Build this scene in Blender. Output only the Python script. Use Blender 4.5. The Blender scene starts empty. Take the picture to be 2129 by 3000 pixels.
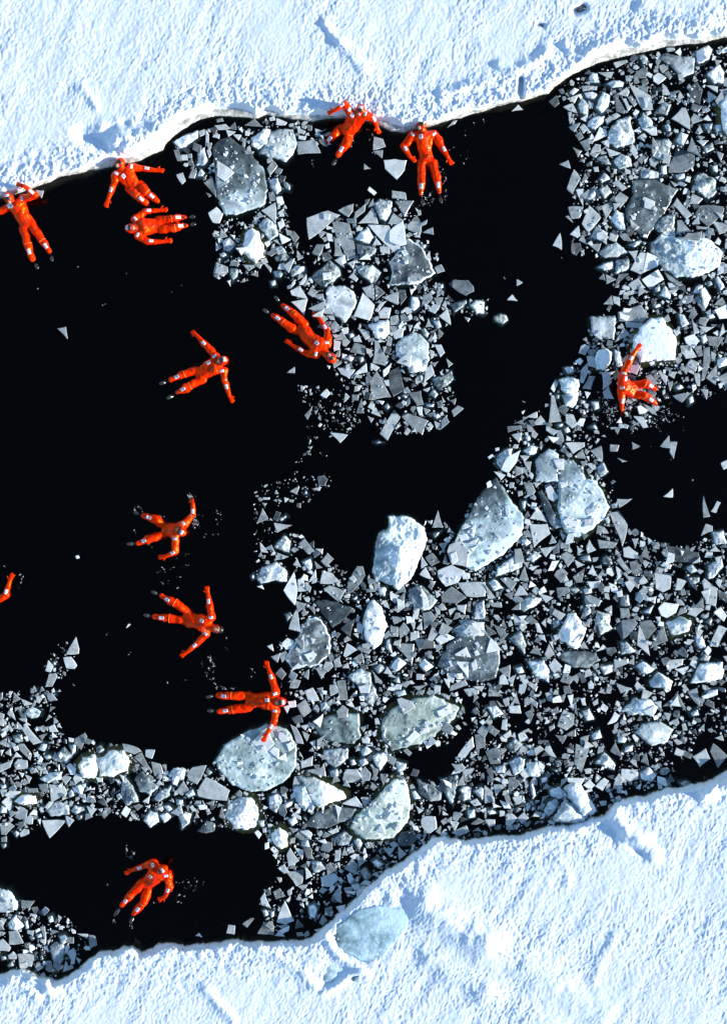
import bpy, bmesh, math, random
import numpy as np
from mathutils import Vector, Matrix
from mathutils.bvhtree import BVHTree

# ------------------------------------------------------------------ camera, sky, sun, exposure
S = 135.0          # photo pixels per metre on the water plane
H = 22.0           # camera height above the water
scene = bpy.context.scene
COL = scene.collection
R = math.radians
cam_data = bpy.data.cameras.new("camera")
cam_data.sensor_fit = 'VERTICAL'
cam_data.sensor_height = 24.0
cam_data.lens = 24.0 * H / (3000.0 / S)
cam_data.clip_end = 2000.0
cam = bpy.data.objects.new("camera", cam_data)
cam.location = (0, 0, H)
COL.objects.link(cam)
scene.camera = cam

SUN_EL, SUN_AZ = R(15.0), R(-10.0)
world = bpy.data.worlds.new("World")
scene.world = world
world.use_nodes = True
wn = world.node_tree
bg = wn.nodes["Background"]
sky = wn.nodes.new("ShaderNodeTexSky")
sky.sky_type = 'NISHITA'
sky.sun_disc = False
sky.sun_elevation = SUN_EL
sky.sun_rotation = R(90.0) - SUN_AZ
sky.ozone_density = 2.0
sky.dust_density = 0.0
sky.air_density = 1.0
wn.links.new(sky.outputs[0], bg.inputs[0])
bg.inputs[1].default_value = 0.13
sun_data = bpy.data.lights.new("sun", 'SUN')
sun_data.energy = 5.0
sun_data.angle = R(0.5)
sun_data.color = (1.0, 0.93, 0.82)
sun = bpy.data.objects.new("sun", sun_data)
sdir = Vector((math.cos(SUN_EL) * math.cos(SUN_AZ), math.cos(SUN_EL) * math.sin(SUN_AZ), math.sin(SUN_EL)))
sun.rotation_euler = sdir.to_track_quat('Z', 'Y').to_euler()
sun.location = (6, -1, 15)
COL.objects.link(sun)
scene.view_settings.view_transform = 'Standard'
scene.view_settings.look = 'None'
scene.view_settings.exposure = 1.0
scene.view_settings.gamma = 1.0

rng = random.Random(7)
nrng = np.random.RandomState(11)

# ------------------------------------------------------------------ coordinates
def wxy(u, v, z=0.0):
    """a point of the photograph back onto the place, at height z over the water"""
    k = (1.0 - z / H) / S
    return ((u - 1064.5) * k, (1500.0 - v) * k)

K = 710.0 / 1624.0
T = {1: (0, 0), 2: (710, 0), 3: (1419, 0), 4: (0, 740), 5: (710, 740), 6: (1419, 740), 7: (0, 1480),
     8: (710, 1480), 9: (1419, 1480), 10: (0, 2200), 11: (710, 2200), 12: (1419, 2200)}
D = 2129.0 / 1624.0

def nums(s):
    v = [float(x) for x in s.replace(',', ' ').split()]
    return list(zip(v[0::2], v[1::2]))

def tile(t, s):
    if t == 0:
        return [(x * D, y * D) for x, y in nums(s)]
    ox, oy = T[t]
    return [(ox + x * K, oy + y * K) for x, y in nums(s)]

# ------------------------------------------------------------------ noise
_perm = np.random.RandomState(3).permutation(256)
_perm = np.concatenate([_perm, _perm, _perm])
_g = np.random.RandomState(5).normal(size=(256, 3))
_g /= np.linalg.norm(_g, axis=1)[:, None]

def perlin(x, y, z=0.0):
    x = np.asarray(x, float); y = np.asarray(y, float); z = np.zeros_like(x) + z
    xi = np.floor(x).astype(int); yi = np.floor(y).astype(int); zi = np.floor(z).astype(int)
    xf = x - xi; yf = y - yi; zf = z - zi
    f = lambda t: t * t * t * (t * (t * 6 - 15) + 10)
    u, v, w = f(xf), f(yf), f(zf)
    out = 0
    for dx in (0, 1):
        for dy in (0, 1):
            for dz in (0, 1):
                h = _perm[_perm[_perm[(xi + dx) & 255] + ((yi + dy) & 255)] + ((zi + dz) & 255)]
                g = _g[h]
                d = g[..., 0] * (xf - dx) + g[..., 1] * (yf - dy) + g[..., 2] * (zf - dz)
                out = out + d * (u if dx else 1 - u) * (v if dy else 1 - v) * (w if dz else 1 - w)
    return out * 1.5

def fbm(x, y, z=0.0, octv=4, gain=0.5):
    s, a, f = 0, 1.0, 1.0
    for i in range(octv):
        s = s + a * perlin(x * f, y * f, z + i * 7.3)
        a *= gain; f *= 2.03
    return s

def sstep(a, b, x):
    t = np.clip((x - a) / (b - a), 0, 1)
    return t * t * (3 - 2 * t)

def seg_dist(px, py, poly, closed=False):
    """distance of points to a polyline, and the side (positive left of the direction)"""
    best = np.full(px.shape, 1e9); side = np.zeros(px.shape)
    n = len(poly)
    for i in range(n if closed else n - 1):
        ax, ay = poly[i]; bx, by = poly[(i + 1) % n]
        dx, dy = bx - ax, by - ay
        L2 = dx * dx + dy * dy + 1e-12
        t = np.clip(((px - ax) * dx + (py - ay) * dy) / L2, 0, 1)
        ex = px - (ax + t * dx); ey = py - (ay + t * dy)
        d = np.hypot(ex, ey)
        m = d < best
        best = np.where(m, d, best)
        side = np.where(m, np.sign(dx * (py - ay) - dy * (px - ax)), side)
    return best, side

def inside(px, py, poly):
    c = np.zeros(px.shape, bool)
    n = len(poly); j = n - 1
    for i in range(n):
        xi, yi = poly[i]; xj, yj = poly[j]
        if yi != yj:
            m = ((yi > py) != (yj > py)) & (px < (xj - xi) * (py - yi) / (yj - yi) + xi)
            c ^= m
        j = i
    return c

def sdf(px, py, poly):
    d, _ = seg_dist(px, py, poly, True)
    return np.where(inside(px, py, poly), d, -d)

# ------------------------------------------------------------------ object helpers
def make_mesh(name, V, F, mats, attrs=None, smooth=True, midx=None):
    me = bpy.data.meshes.new(name)
    V = np.asarray(V, float)
    F = F if isinstance(F, list) else F.tolist()
    me.from_pydata(V.tolist(), [], F)
    for m in (mats if isinstance(mats, (list, tuple)) else [mats]):
        me.materials.append(m)
    if midx is not None:
        me.polygons.foreach_set('material_index', np.asarray(midx, np.int32))
    for k, a in (attrs or {}).items():
        a = np.asarray(a, float)
        if a.ndim == 1:
            at = me.attributes.new(k, 'FLOAT', 'POINT'); at.data.foreach_set('value', a)
        else:
            at = me.attributes.new(k, 'FLOAT_VECTOR', 'POINT'); at.data.foreach_set('vector', a.ravel())
    me.polygons.foreach_set('use_smooth', np.full(len(me.polygons), smooth))
    me.update()
    return me

def link(name, me, parent=None, loc=(0, 0, 0)):
    o = bpy.data.objects.new(name, me)
    COL.objects.link(o)
    o.location = loc
    if parent: o.parent = parent
    return o

def tag(o, label=None, cat=None, group=None, kind=None):
    if label: o['label'] = label
    if cat: o['category'] = cat
    if group: o['group'] = group
    if kind: o['kind'] = kind
    return o

# ------------------------------------------------------------------ materials
def new_mat(name):
    m = bpy.data.materials.new(name); m.use_nodes = True
    nt = m.node_tree; nt.nodes.clear()
    out = nt.nodes.new('ShaderNodeOutputMaterial')
    return m, nt, out

def nd(nt, typ, **kw):
    n = nt.nodes.new(typ)
    for k, v in kw.items():
        if k.startswith('i_'):
            n.inputs[k[2:].replace('_', ' ')].default_value = v
        else:
            setattr(n, k, v)
    return n

def ramp(nt, src, stops):
    r = nt.nodes.new('ShaderNodeValToRGB')
    el = r.color_ramp.elements
    while len(el) > 1: el.remove(el[-1])
    el[0].position = stops[0][0]; el[0].color = (*stops[0][1], 1)
    for p, c in stops[1:]:
        e = el.new(p); e.color = (*c, 1)
    nt.links.new(src, r.inputs[0])
    return r

def noise(nt, vec, scale, detail=4, rough=0.6, dist=0.0):
    n = nd(nt, 'ShaderNodeTexNoise'); n.inputs['Scale'].default_value = scale
    n.inputs['Detail'].default_value = detail; n.inputs['Roughness'].default_value = rough
    n.inputs['Distortion'].default_value = dist
    nt.links.new(vec, n.inputs['Vector'])
    return n

def math_(nt, op, a, b=None, clamp=False):
    m = nd(nt, 'ShaderNodeMath', operation=op); m.use_clamp = clamp
    for i, s in enumerate((a, b)):
        if s is None: continue
        if isinstance(s, (int, float)): m.inputs[i].default_value = s
        else: nt.links.new(s, m.inputs[i])
    return m.outputs[0]

def mixc(nt, fac, a, b, blend='MIX'):
    m = nd(nt, 'ShaderNodeMix', data_type='RGBA', blend_type=blend)
    for s, i in ((fac, 0), (a, 6), (b, 7)):
        if isinstance(s, (int, float)): m.inputs[i].default_value = s
        elif isinstance(s, tuple): m.inputs[i].default_value = (*s, 1)
        else: nt.links.new(s, m.inputs[i])
    return m.outputs[2]

def worldpos(nt):
    return nd(nt, 'ShaderNodeNewGeometry').outputs['Position']

def bump(nt, height, strength, dist):
    b = nd(nt, 'ShaderNodeBump'); b.inputs['Strength'].default_value = strength
    b.inputs['Distance'].default_value = dist
    nt.links.new(height, b.inputs['Height'])
    return b.outputs[0]

def principled(nt, out, color=None, rough=0.5, spec=0.5, normal=None):
    p = nd(nt, 'ShaderNodeBsdfPrincipled')
    if color is not None:
        if isinstance(color, tuple): p.inputs['Base Color'].default_value = (*color, 1)
        else: nt.links.new(color, p.inputs['Base Color'])
    if isinstance(rough, (int, float)): p.inputs['Roughness'].default_value = rough
    else: nt.links.new(rough, p.inputs['Roughness'])
    p.inputs['Specular IOR Level'].default_value = spec
    if normal is not None: nt.links.new(normal, p.inputs['Normal'])
    nt.links.new(p.outputs[0], out.inputs['Surface'])
    return p

def mat_snow():
    m, nt, out = new_mat('snow')
    pos = worldpos(nt)
    wet = nd(nt, 'ShaderNodeAttribute', attribute_name='wet').outputs['Fac']
    n1 = noise(nt, pos, 9.0, 6, 0.65)
    n2 = noise(nt, pos, 50.0, 5, 0.7)
    n3 = noise(nt, pos, 3.0, 5, 0.6)
    base = ramp(nt, n3.outputs[0], [(0.3, (0.66, 0.77, 0.90)), (0.7, (0.74, 0.82, 0.91))]).outputs[0]
    icec = ramp(nt, n1.outputs[0], [(0.25, (0.10, 0.11, 0.11)), (0.42, (0.33, 0.34, 0.33)), (0.55, (0.60, 0.59, 0.55)), (0.8, (0.75, 0.74, 0.68))]).outputs[0]
    w2 = math_(nt, 'ADD', wet, math_(nt, 'MULTIPLY', math_(nt, 'SUBTRACT', n1.outputs[0], 0.5), 0.7))
    w3 = ramp(nt, w2, [(0.40, (0, 0, 0)), (0.60, (1, 1, 1))]).outputs[0]
    col = mixc(nt, w3, base, icec)
    h = math_(nt, 'ADD', math_(nt, 'MULTIPLY', n1.outputs[0], 0.35), math_(nt, 'MULTIPLY', n2.outputs[0], 0.35))
    p = principled(nt, out, col, 0.75, 0.2, bump(nt, h, 1.0, 0.022))
    rr = ramp(nt, w3, [(0, (0.8, 0.8, 0.8)), (1, (0.25, 0.25, 0.25))]).outputs[0]
    nt.links.new(rr, p.inputs['Roughness'])
    return m

def mat_water():
    m, nt, out = new_mat('water')
    pos = worldpos(nt)
    n1 = noise(nt, pos, 2.5, 4, 0.55)
    n2 = noise(nt, pos, 18.0, 3, 0.5)
    h = math_(nt, 'ADD', n1.outputs[0], math_(nt, 'MULTIPLY', n2.outputs[0], 0.15))
    nrm = bump(nt, h, 0.35, 0.05)
    fr = nd(nt, 'ShaderNodeFresnel'); fr.inputs['IOR'].default_value = 1.33
    nt.links.new(nrm, fr.inputs['Normal'])
    gl = nd(nt, 'ShaderNodeBsdfGlossy'); gl.inputs['Roughness'].default_value = 0.04
    gl.inputs['Color'].default_value = (0.6, 0.52, 0.45, 1)
    nt.links.new(nrm, gl.inputs['Normal'])
    tr = nd(nt, 'ShaderNodeBsdfTransparent')
    mx = nd(nt, 'ShaderNodeMixShader')
    nt.links.new(fr.outputs[0], mx.inputs[0]); nt.links.new(tr.outputs[0], mx.inputs[1]); nt.links.new(gl.outputs[0], mx.inputs[2])
    nt.links.new(mx.outputs[0], out.inputs['Surface'])
    va = nd(nt, 'ShaderNodeVolumeAbsorption')
    va.inputs['Color'].default_value = (0.55, 0.52, 0.30, 1); va.inputs['Density'].default_value = 14.0
    nt.links.new(va.outputs[0], out.inputs['Volume'])
    return m

def mat_simple(name, col, rough=0.5, spec=0.5, nscale=None, var=0.2, bstr=0.0, bdist=0.01):
    m, nt, out = new_mat(name)
    if nscale:
        n = noise(nt, worldpos(nt), nscale, 5, 0.6)
        a = tuple(c * (1 - var) for c in col); b = tuple(min(1, c * (1 + var)) for c in col)
        c = ramp(nt, n.outputs[0], [(0.3, a), (0.7, b)]).outputs[0]
        principled(nt, out, c, rough, spec, bump(nt, n.outputs[0], bstr, bdist) if bstr else None)
    else:
        principled(nt, out, col, rough, spec)
    return m

def mat_plate():
    """thin clear-to-frosted sheet ice; 'tone' is the frosting of the single piece"""
    m, nt, out = new_mat('sheet_ice')
    pos = worldpos(nt)
    tone = nd(nt, 'ShaderNodeAttribute', attribute_name='tone').outputs['Fac']
    n1 = noise(nt, pos, 4.5, 5, 0.6, 0.4)
    n2 = noise(nt, pos, 38.0, 3, 0.6)
    vor = nd(nt, 'ShaderNodeTexVoronoi'); vor.inputs['Scale'].default_value = 26.0
    nt.links.new(pos, vor.inputs['Vector'])
    spots = ramp(nt, vor.outputs['Distance'], [(0.05, (1, 1, 1)), (0.16, (0, 0, 0))]).outputs[0]
    n4 = noise(nt, pos, 8.0, 2, 0.5)
    spots = math_(nt, 'MULTIPLY', spots, math_(nt, 'GREATER_THAN', n4.outputs[0], 0.60))
    t = math_(nt, 'ADD', tone, math_(nt, 'MULTIPLY', math_(nt, 'SUBTRACT', n1.outputs[0], 0.5), 0.62))
    t = math_(nt, 'ADD', t, math_(nt, 'MULTIPLY', math_(nt, 'SUBTRACT', n2.outputs[0], 0.5), 0.36), True)
    col = ramp(nt, t, [(0.0, (0.018, 0.024, 0.028)), (0.25, (0.12, 0.14, 0.15)), (0.5, (0.32, 0.36, 0.37)),
                       (0.72, (0.50, 0.55, 0.56)), (1.0, (0.86, 0.90, 0.90))]).outputs[0]
    col = mixc(nt, math_(nt, 'MULTIPLY', spots, 0.6), col, (0.8, 0.85, 0.88))
    h = math_(nt, 'ADD', n2.outputs[0], math_(nt, 'MULTIPLY', n1.outputs[0], 2.0))
    edge = nd(nt, 'ShaderNodeAttribute', attribute_name='edge').outputs['Fac']
    col = mixc(nt, math_(nt, 'MULTIPLY', edge, 0.55), col, (0.74, 0.82, 0.86))
    p = principled(nt, out, col, 0.26, 0.45, bump(nt, h, 0.25, 0.01))
    nt.links.new(math_(nt, 'ADD', math_(nt, 'MULTIPLY', t, 0.75), 0.52, True), p.inputs['Alpha'])
    return m

def mat_floe(name, n2a, bs, crk):
    m, nt, out = new_mat(name)
    pos = worldpos(nt)
    tone = nd(nt, 'ShaderNodeAttribute', attribute_name='tone').outputs['Fac']
    tint = nd(nt, 'ShaderNodeAttribute', attribute_name='tint').outputs['Vector']
    n1 = noise(nt, pos, 2.6, 5, 0.55, 0.8)
    n2 = noise(nt, pos, 15.0, 5, 0.62, 0.3)
    n3 = noise(nt, pos, 60.0, 3, 0.6)
    vor = nd(nt, 'ShaderNodeTexVoronoi', feature='DISTANCE_TO_EDGE'); vor.inputs['Scale'].default_value = 9.0
    mp = nd(nt, 'ShaderNodeVectorMath', operation='ADD')
    nt.links.new(pos, mp.inputs[0]); nt.links.new(n1.outputs['Color'], mp.inputs[1])
    nt.links.new(mp.outputs[0], vor.inputs['Vector'])
    crack = ramp(nt, vor.outputs['Distance'], [(0.0, (1, 1, 1)), (0.035, (0, 0, 0))]).outputs[0]
    t = math_(nt, 'ADD', tone, math_(nt, 'MULTIPLY', math_(nt, 'SUBTRACT', n1.outputs[0], 0.5), 1.15))
    t = math_(nt, 'ADD', t, math_(nt, 'MULTIPLY', math_(nt, 'SUBTRACT', n2.outputs[0], 0.5), n2a))
    t = math_(nt, 'ADD', t, math_(nt, 'MULTIPLY', crack, crk), True)
    col = ramp(nt, t, [(0.0, (0.020, 0.028, 0.032)), (0.28, (0.085, 0.105, 0.115)), (0.5, (0.31, 0.37, 0.39)),
                       (0.70, (0.58, 0.65, 0.68)), (0.80, (0.88, 0.92, 0.94)), (1.0, (0.90, 0.93, 0.94))]).outputs[0]
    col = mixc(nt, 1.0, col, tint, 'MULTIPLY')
    v2 = nd(nt, 'ShaderNodeTexVoronoi'); v2.inputs['Scale'].default_value = 30.0
    nt.links.new(pos, v2.inputs['Vector'])
    sp = math_(nt, 'LESS_THAN', math_(nt, 'ADD', v2.outputs['Distance'], math_(nt, 'MULTIPLY', math_(nt, 'SUBTRACT', 0.62, n2.outputs[0]), 1.3)), 0.09)
    col = mixc(nt, math_(nt, 'MULTIPLY', sp, 0.85), col, (0.86, 0.92, 0.94))  # white spots: snow specks, and sparkling glints painted into the colour
    h = math_(nt, 'ADD', n2.outputs[0], math_(nt, 'MULTIPLY', n3.outputs[0], 0.4))
    p = principled(nt, out, col, 0.22, 0.5, bump(nt, h, bs, 0.015))
    return m

def mat_suit():
    m, nt, out = new_mat('survival_suit')
    tc = nd(nt, 'ShaderNodeTexCoord').outputs['Object']
    n1 = noise(nt, tc, 5.0, 2, 0.5, 0.8)
    n2 = noise(nt, tc, 26.0, 3, 0.5, 0.5)
    h = math_(nt, 'ADD', n1.outputs[0], math_(nt, 'MULTIPLY', n2.outputs[0], 0.3))
    col = ramp(nt, n1.outputs[0], [(0.3, (0.66, 0.006, 0.0008)), (0.7, (0.90, 0.026, 0.0008))]).outputs[0]
    p = principled(nt, out, col, 0.38, 1.0, bump(nt, h, 0.45, 0.04))
    p.inputs['Specular Tint'].default_value = (1.0, 0.34, 0.005, 1)
    return m

M = dict(
    snow=mat_snow(), water=mat_water(), plate=mat_plate(), floe=mat_floe('lake_ice', 0.30, 0.22, 0.05), chunk=mat_floe('broken_ice', 1.0, 0.6, 0.25), suit=mat_suit(),
    bed=mat_simple('lake_bed', (0.01, 0.011, 0.010), 0.9, 0.1, 1.0),
    skin=mat_simple('skin', (0.55, 0.27, 0.17), 0.45, 0.4, 40.0, 0.12),
    black=mat_simple('black_neoprene', (0.012, 0.012, 0.014), 0.35, 0.5, 30.0, 0.3, 0.3, 0.004),
    boot=mat_simple('boot_rubber', (0.018, 0.017, 0.014), 0.16, 0.8, 20.0, 0.3, 0.4, 0.01),
    strap=mat_simple('strap', (0.95, 0.16, 0.02), 0.4, 0.4, 60.0, 0.15),
    patch=mat_simple('reflective_tape', (0.78, 0.78, 0.82), 0.3, 0.5, 80.0, 0.06),
    print_=mat_simple('patch_print', (0.30, 0.38, 0.62), 0.35, 0.5, 90.0, 0.15),
    emblem=mat_simple('emblem_blue', (0.03, 0.06, 0.28), 0.35, 0.5),
    eye=mat_simple('eye_dark', (0.02, 0.012, 0.01), 0.2, 0.5),
    lip=mat_simple('lip', (0.42, 0.10, 0.08), 0.4, 0.4),
    teeth=mat_simple('teeth', (0.75, 0.72, 0.65), 0.3, 0.5),
    foam=mat_simple('foam', (0.42, 0.46, 0.50), 0.15, 0.6, 60.0, 0.1),
)
# ------------------------------------------------------------------ the setting: water, bed, the two snow banks
def box_mesh(name, x0, x1, y0, y1, z0, z1, mat):
    V = [(x0, y0, z0), (x1, y0, z0), (x1, y1, z0), (x0, y1, z0), (x0, y0, z1), (x1, y0, z1), (x1, y1, z1), (x0, y1, z1)]
    F = [(0, 3, 2, 1), (4, 5, 6, 7), (0, 1, 5, 4), (1, 2, 6, 5), (2, 3, 7, 6), (3, 0, 4, 7)]
    return make_mesh(name, V, F, mat, smooth=False)

tag(link('water', box_mesh('water', -260, 260, -260, 260, -2.5, 0.0, M['water'])), kind='structure')
tag(link('lake_bed', box_mesh('lake_bed', -260, 260, -260, 260, -2.9, -2.3, M['bed'])), kind='structure')

top_edge = (tile(1, '0,1335 90,1310 230,1260 330,1225 420,1185 520,1165 640,1140 760,1117 880,1092 940,1078 1030,1034 1095,1008 1112,965 1180,900 1260,848 1340,802 1440,777 1520,780 1610,785')
            + tile(2, '90,795 160,770 220,778 330,800 480,812 560,797 650,795 720,800 860,812 930,852 1000,885 1080,890 1160,870 1250,850 1350,815 1450,795 1540,768 1610,752')
            + tile(3, '60,725 150,700 270,670 430,630 470,585 560,520 650,470 760,425 900,388 960,374 1010,360 1100,345 1200,315 1330,300 1450,290 1560,265 1624,250'))
bot_edge = (tile(10, '0,1500 60,1470 140,1450 200,1480 260,1500 330,1512 360,1545 440,1520 500,1480 560,1430 600,1390 660,1345 720,1335 780,1330 830,1305 900,1310 950,1350 1000,1330 1070,1295 1160,1290 1240,1300 1340,1290 1430,1280 1530,1258 1610,1265')
            + tile(11, '60,1275 150,1272 250,1276 330,1267 410,1275 460,1250 520,1200 590,1140 640,1080 720,1020 780,960 830,905 900,855 960,800 1040,750 1120,700 1180,660 1240,603 1290,578 1360,572 1400,585 1500,590 1610,577')
            + tile(12, '100,560 200,550 260,545 330,525 420,510 560,497 660,472 720,442 800,425 880,350 1000,305 1100,295 1200,255 1300,240 1400,215 1500,192 1570,160 1624,125'))

def to_w(poly, z=0.0):
    return [wxy(u, v, z) for u, v in poly]

def axis(lo, hi, step, far):
    a = list(np.arange(lo, hi + 1e-9, step))
    s, x = step, a[-1]
    while x < far:
        s *= 1.16; x += s; a.append(x)
    s, x = step, a[0]
    pre = []
    while x > -far:
        s *= 1.16; x -= s; pre.append(x)
    return np.array(pre[::-1] + a)

RIDGES = []   # (polyline in world, width, height, skew)
def ridge(t, s, w, h, skew=0.0, off=None):
    RIDGES.append((to_w(tile(t, s)), w, h, skew))

ridge(2, '545,150 590,220 650,290', .10, .05, .4)
ridge(2, '660,300 720,360 770,420 800,460', .16, .045, .2)
ridge(2, '1330,620 1420,600 1520,570 1624,565', .10, .06)
ridge(1, '560,600 600,640 650,720', .10, .04)
ridge(1, '700,840 780,820 850,870 900,960 870,1020', .12, .04)
ridge(1, '760,960 800,900 850,940 840,1000', .14, .13)
ridge(1, '930,900 1000,900 1060,860', .12, .10)
ridge(3, '100,430 200,470 330,420 420,340', .12, .07)
ridge(3, '540,300 600,350 700,340 800,300 860,290', .10, .06)
ridge(3, '700,330 900,260 1100,230 1300,190 1500,120', .25, .05)
ridge(3, '1050,30 1200,90 1350,130 1500,150', .12, .05)
ridge(11, '1200,1020 1300,1110 1450,1200 1624,1300', .36, .14, .1)
ridge(12, '0,1310 150,1390 300,1460 480,1580 620,1680 760,1760', .40, .07, .1)
ridge(11, '1250,1390 1400,1500 1624,1610', .28, .055, .2)
ridge(12, '0,1640 150,1700 300,1780 420,1830', .28, .05, .2)
ridge(11, '540,1215 590,1300 650,1385 740,1440 830,1500', .10, .06)
ridge(11, '900,1450 1000,1400 1090,1310 1170,1220 1215,1070', .14, .012)
ridge(11, '860,950 930,920 1000,960 1010,1010', .14, .05)
ridge(11, '540,1620 640,1570 710,1510 800,1480', .08, .05)
ridge(11, '120,1320 250,1390 400,1480 480,1580', .12, .04)
ridge(12, '870,400 900,470 960,550 1020,590', .15, .08)
ridge(12, '960,560 1050,600 1110,660 1140,720', .14, .06)
ridge(12, '1480,300 1560,250 1624,240', .14, .13)
ridge(12, '730,1540 790,1400 870,1240', .12, .03)
ridge(12, '500,720 540,780 560,900', .08, .02)
ridge(10, '220,1500 300,1530 330,1600', .12, .12)
ridge(10, '60,1560 150,1580 240,1640', .10, .07)
ridge(10, '820,1320 900,1340', .09, .08)
ridge(10, '1380,1600 1480,1720 1560,1800', .12, .05)

HOLLOWS = [(1, '560,900 640,950 700,980', .19, .09), (3, '245,530 240,600 245,660', .055, .30), (3, '1830,0', .1, 0),
           (11, '700,1310 760,1150 900,1120 1050,1080', .36, .03), (11, '560,1530 620,1460', .22, .03),
           (12, '700,520 780,510 860,560', .16, .07), (12, '960,640 1050,690', .06, .05),
           (1, '720,850 840,840', .10, .06), (3, '610,75 660,50', .09, .10), (3, '360,165 390,170', .05, .06)]

def build_bank(name, edge, sign, y0, y1, rimw):
    ew = to_w(edge)
    ew = [(-300.0, ew[0][1] - 8), (-30.0, ew[0][1] - 1.0)] + [(ew[0][0] - .5, ew[0][1])] + ew + [(ew[-1][0] + 1.5, ew[-1][1] + .35), (30, ew[-1][1] + 1.0), (300.0, ew[-1][1] + 6)]
    xs = axis(-8.3, 8.3, 0.0170, 240)
    ys = axis(y0, y1, 0.0170, 240)
    ys = ys[ys > y0 - 3.5] if sign > 0 else ys[ys < y1 + 3.5]
    X, Y = np.meshgrid(xs, ys)
    d, side = seg_dist(X, Y, ew)
    d = d * np.where(side > 0, 1, -1) * sign      # positive on the bank
    # ragged shore
    rag = 0.018 if sign > 0 else 0.045
    dr = d + rag * fbm(X * 3.1, Y * 3.1, 1.5, 4, .6) * (1 - sstep(1.5, 3, np.abs(d)))
    lump = fbm(X * 2.2, Y * 2.2, 4.2, 3)
    # wind ripples, drawn out along one direction
    a = R(62)
    rx = X * math.cos(a) + Y * math.sin(a); ry = -X * math.sin(a) + Y * math.cos(a)
    wx = 0.10 * perlin(X * 2, Y * 2, 9.1)
    amp = 0.75 + 0.55 * perlin(X * .8, Y * .8, 2.0)
    rip = perlin((rx + wx) * 10.5, (ry + wx) * 18.5, 0.3) * 0.0088
    rip += perlin((rx + wx) * 19, (ry - wx) * 30, 3.3) * 0.0042
    rip += perlin((rx) * 1.6, ry * 4.0, 5.5) * 0.012
    fade = 1 - sstep(12, 30, np.hypot(X, Y))
    shore = 1 - sstep(0.25, 1.25, d)
    z = rip * amp * fade * 1.45
    if sign < 0: shore = shore * .55
    z += shore * fade * (0.030 * fbm(X * 5.5, Y * 5.5, 7.7, 4, .55) + 0.028 * np.abs(fbm(X * 9, Y * 9, 1.2, 3, .5)))
    z += 0.03 * perlin(X * .6, Y * .6, 8.8)
    for poly, w, h, skew in RIDGES:
        ds, sd = seg_dist(X, Y, poly)
        ww = w * (1 + skew * sd)
        z += h * np.exp(-(ds / ww) ** 2) * (0.9 + 0.22 * fbm(X * 3, Y * 3, 6.1, 2))
    for t, s, w, h in HOLLOWS:
        ds, sd = seg_dist(X, Y, to_w(tile(t, s + ' ' + s.split()[0])))
        z -= h * np.exp(-(ds / w) ** 2.5)
    if sign > 0:
        rw = rimw * (0.62 + 1.3 * perlin(X * .8, Y * .0, 4.4) + .35 * perlin(X * 3.1, Y * 0, 1.4)) + 0.02
        rw = np.clip(rw, 0.05, 0.36)
        prof = 0.035 * sstep(0, 0.05, dr) + 0.045 * sstep(0.03, 1, dr / rw) + 0.19 * sstep(0.9, 2.1, dr / rw)
        wet = 1 - sstep(0.75, 1.15, dr / rw + 0.15 * lump)
        zm = sstep(0.8, 1.8, dr / rw)
    else:
        prof = 0.10 * sstep(-.02, 0.07, dr) + 0.15 * sstep(0.02, 0.15, dr + .03 * lump)
        wet = (1 - sstep(0.0, 0.05, dr)) * 0.9
        zm = sstep(0.0, 0.08, dr)
    z = prof + z * zm
    z = np.where(dr < 0, -0.03 - 1.2 * sstep(0, 0.03, -dr), z)
    wet = np.where(dr < 0, 1.0, wet)
    z = np.maximum(z, np.where(dr > 0.02, 0.02, -1.3))
    keep = dr > -0.045
    ny, nx = X.shape
    idx = np.arange(ny * nx).reshape(ny, nx)
    q = keep[:-1, :-1] & keep[1:, :-1] & keep[:-1, 1:] & keep[1:, 1:]
    F = np.stack([idx[:-1, :-1][q], idx[:-1, 1:][q], idx[1:, 1:][q], idx[1:, :-1][q]], 1)
    used = np.unique(F)
    remap = -np.ones(ny * nx, int); remap[used] = np.arange(len(used))
    # shift for the height so that traced edges stay where they stand
    k = 1 - np.clip(z, 0, 1) / H
    V = np.stack([(X * k).ravel(), (Y * k).ravel(), z.ravel()], 1)[used]
    me = make_mesh(name, V, remap[F], M['snow'], {'wet': wet.ravel()[used]})
    o = tag(link(name, me), kind='structure')
    return o, (xs, ys, z)

bank_top, HT = build_bank('snow_bank', top_edge, 1, 6.3, 11.5, 0.13)
bank_bot, HB = build_bank('snow_bank', bot_edge, -1, -11.5, -5.3, 0.05)

def ground_z(x, y):
    xs, ys, z = HT if y > 0 else HB
    i = min(len(xs) - 1, max(0, int(np.searchsorted(xs, x)))); j = min(len(ys) - 1, max(0, int(np.searchsorted(ys, y))))
    return float(z[j, i])
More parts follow.
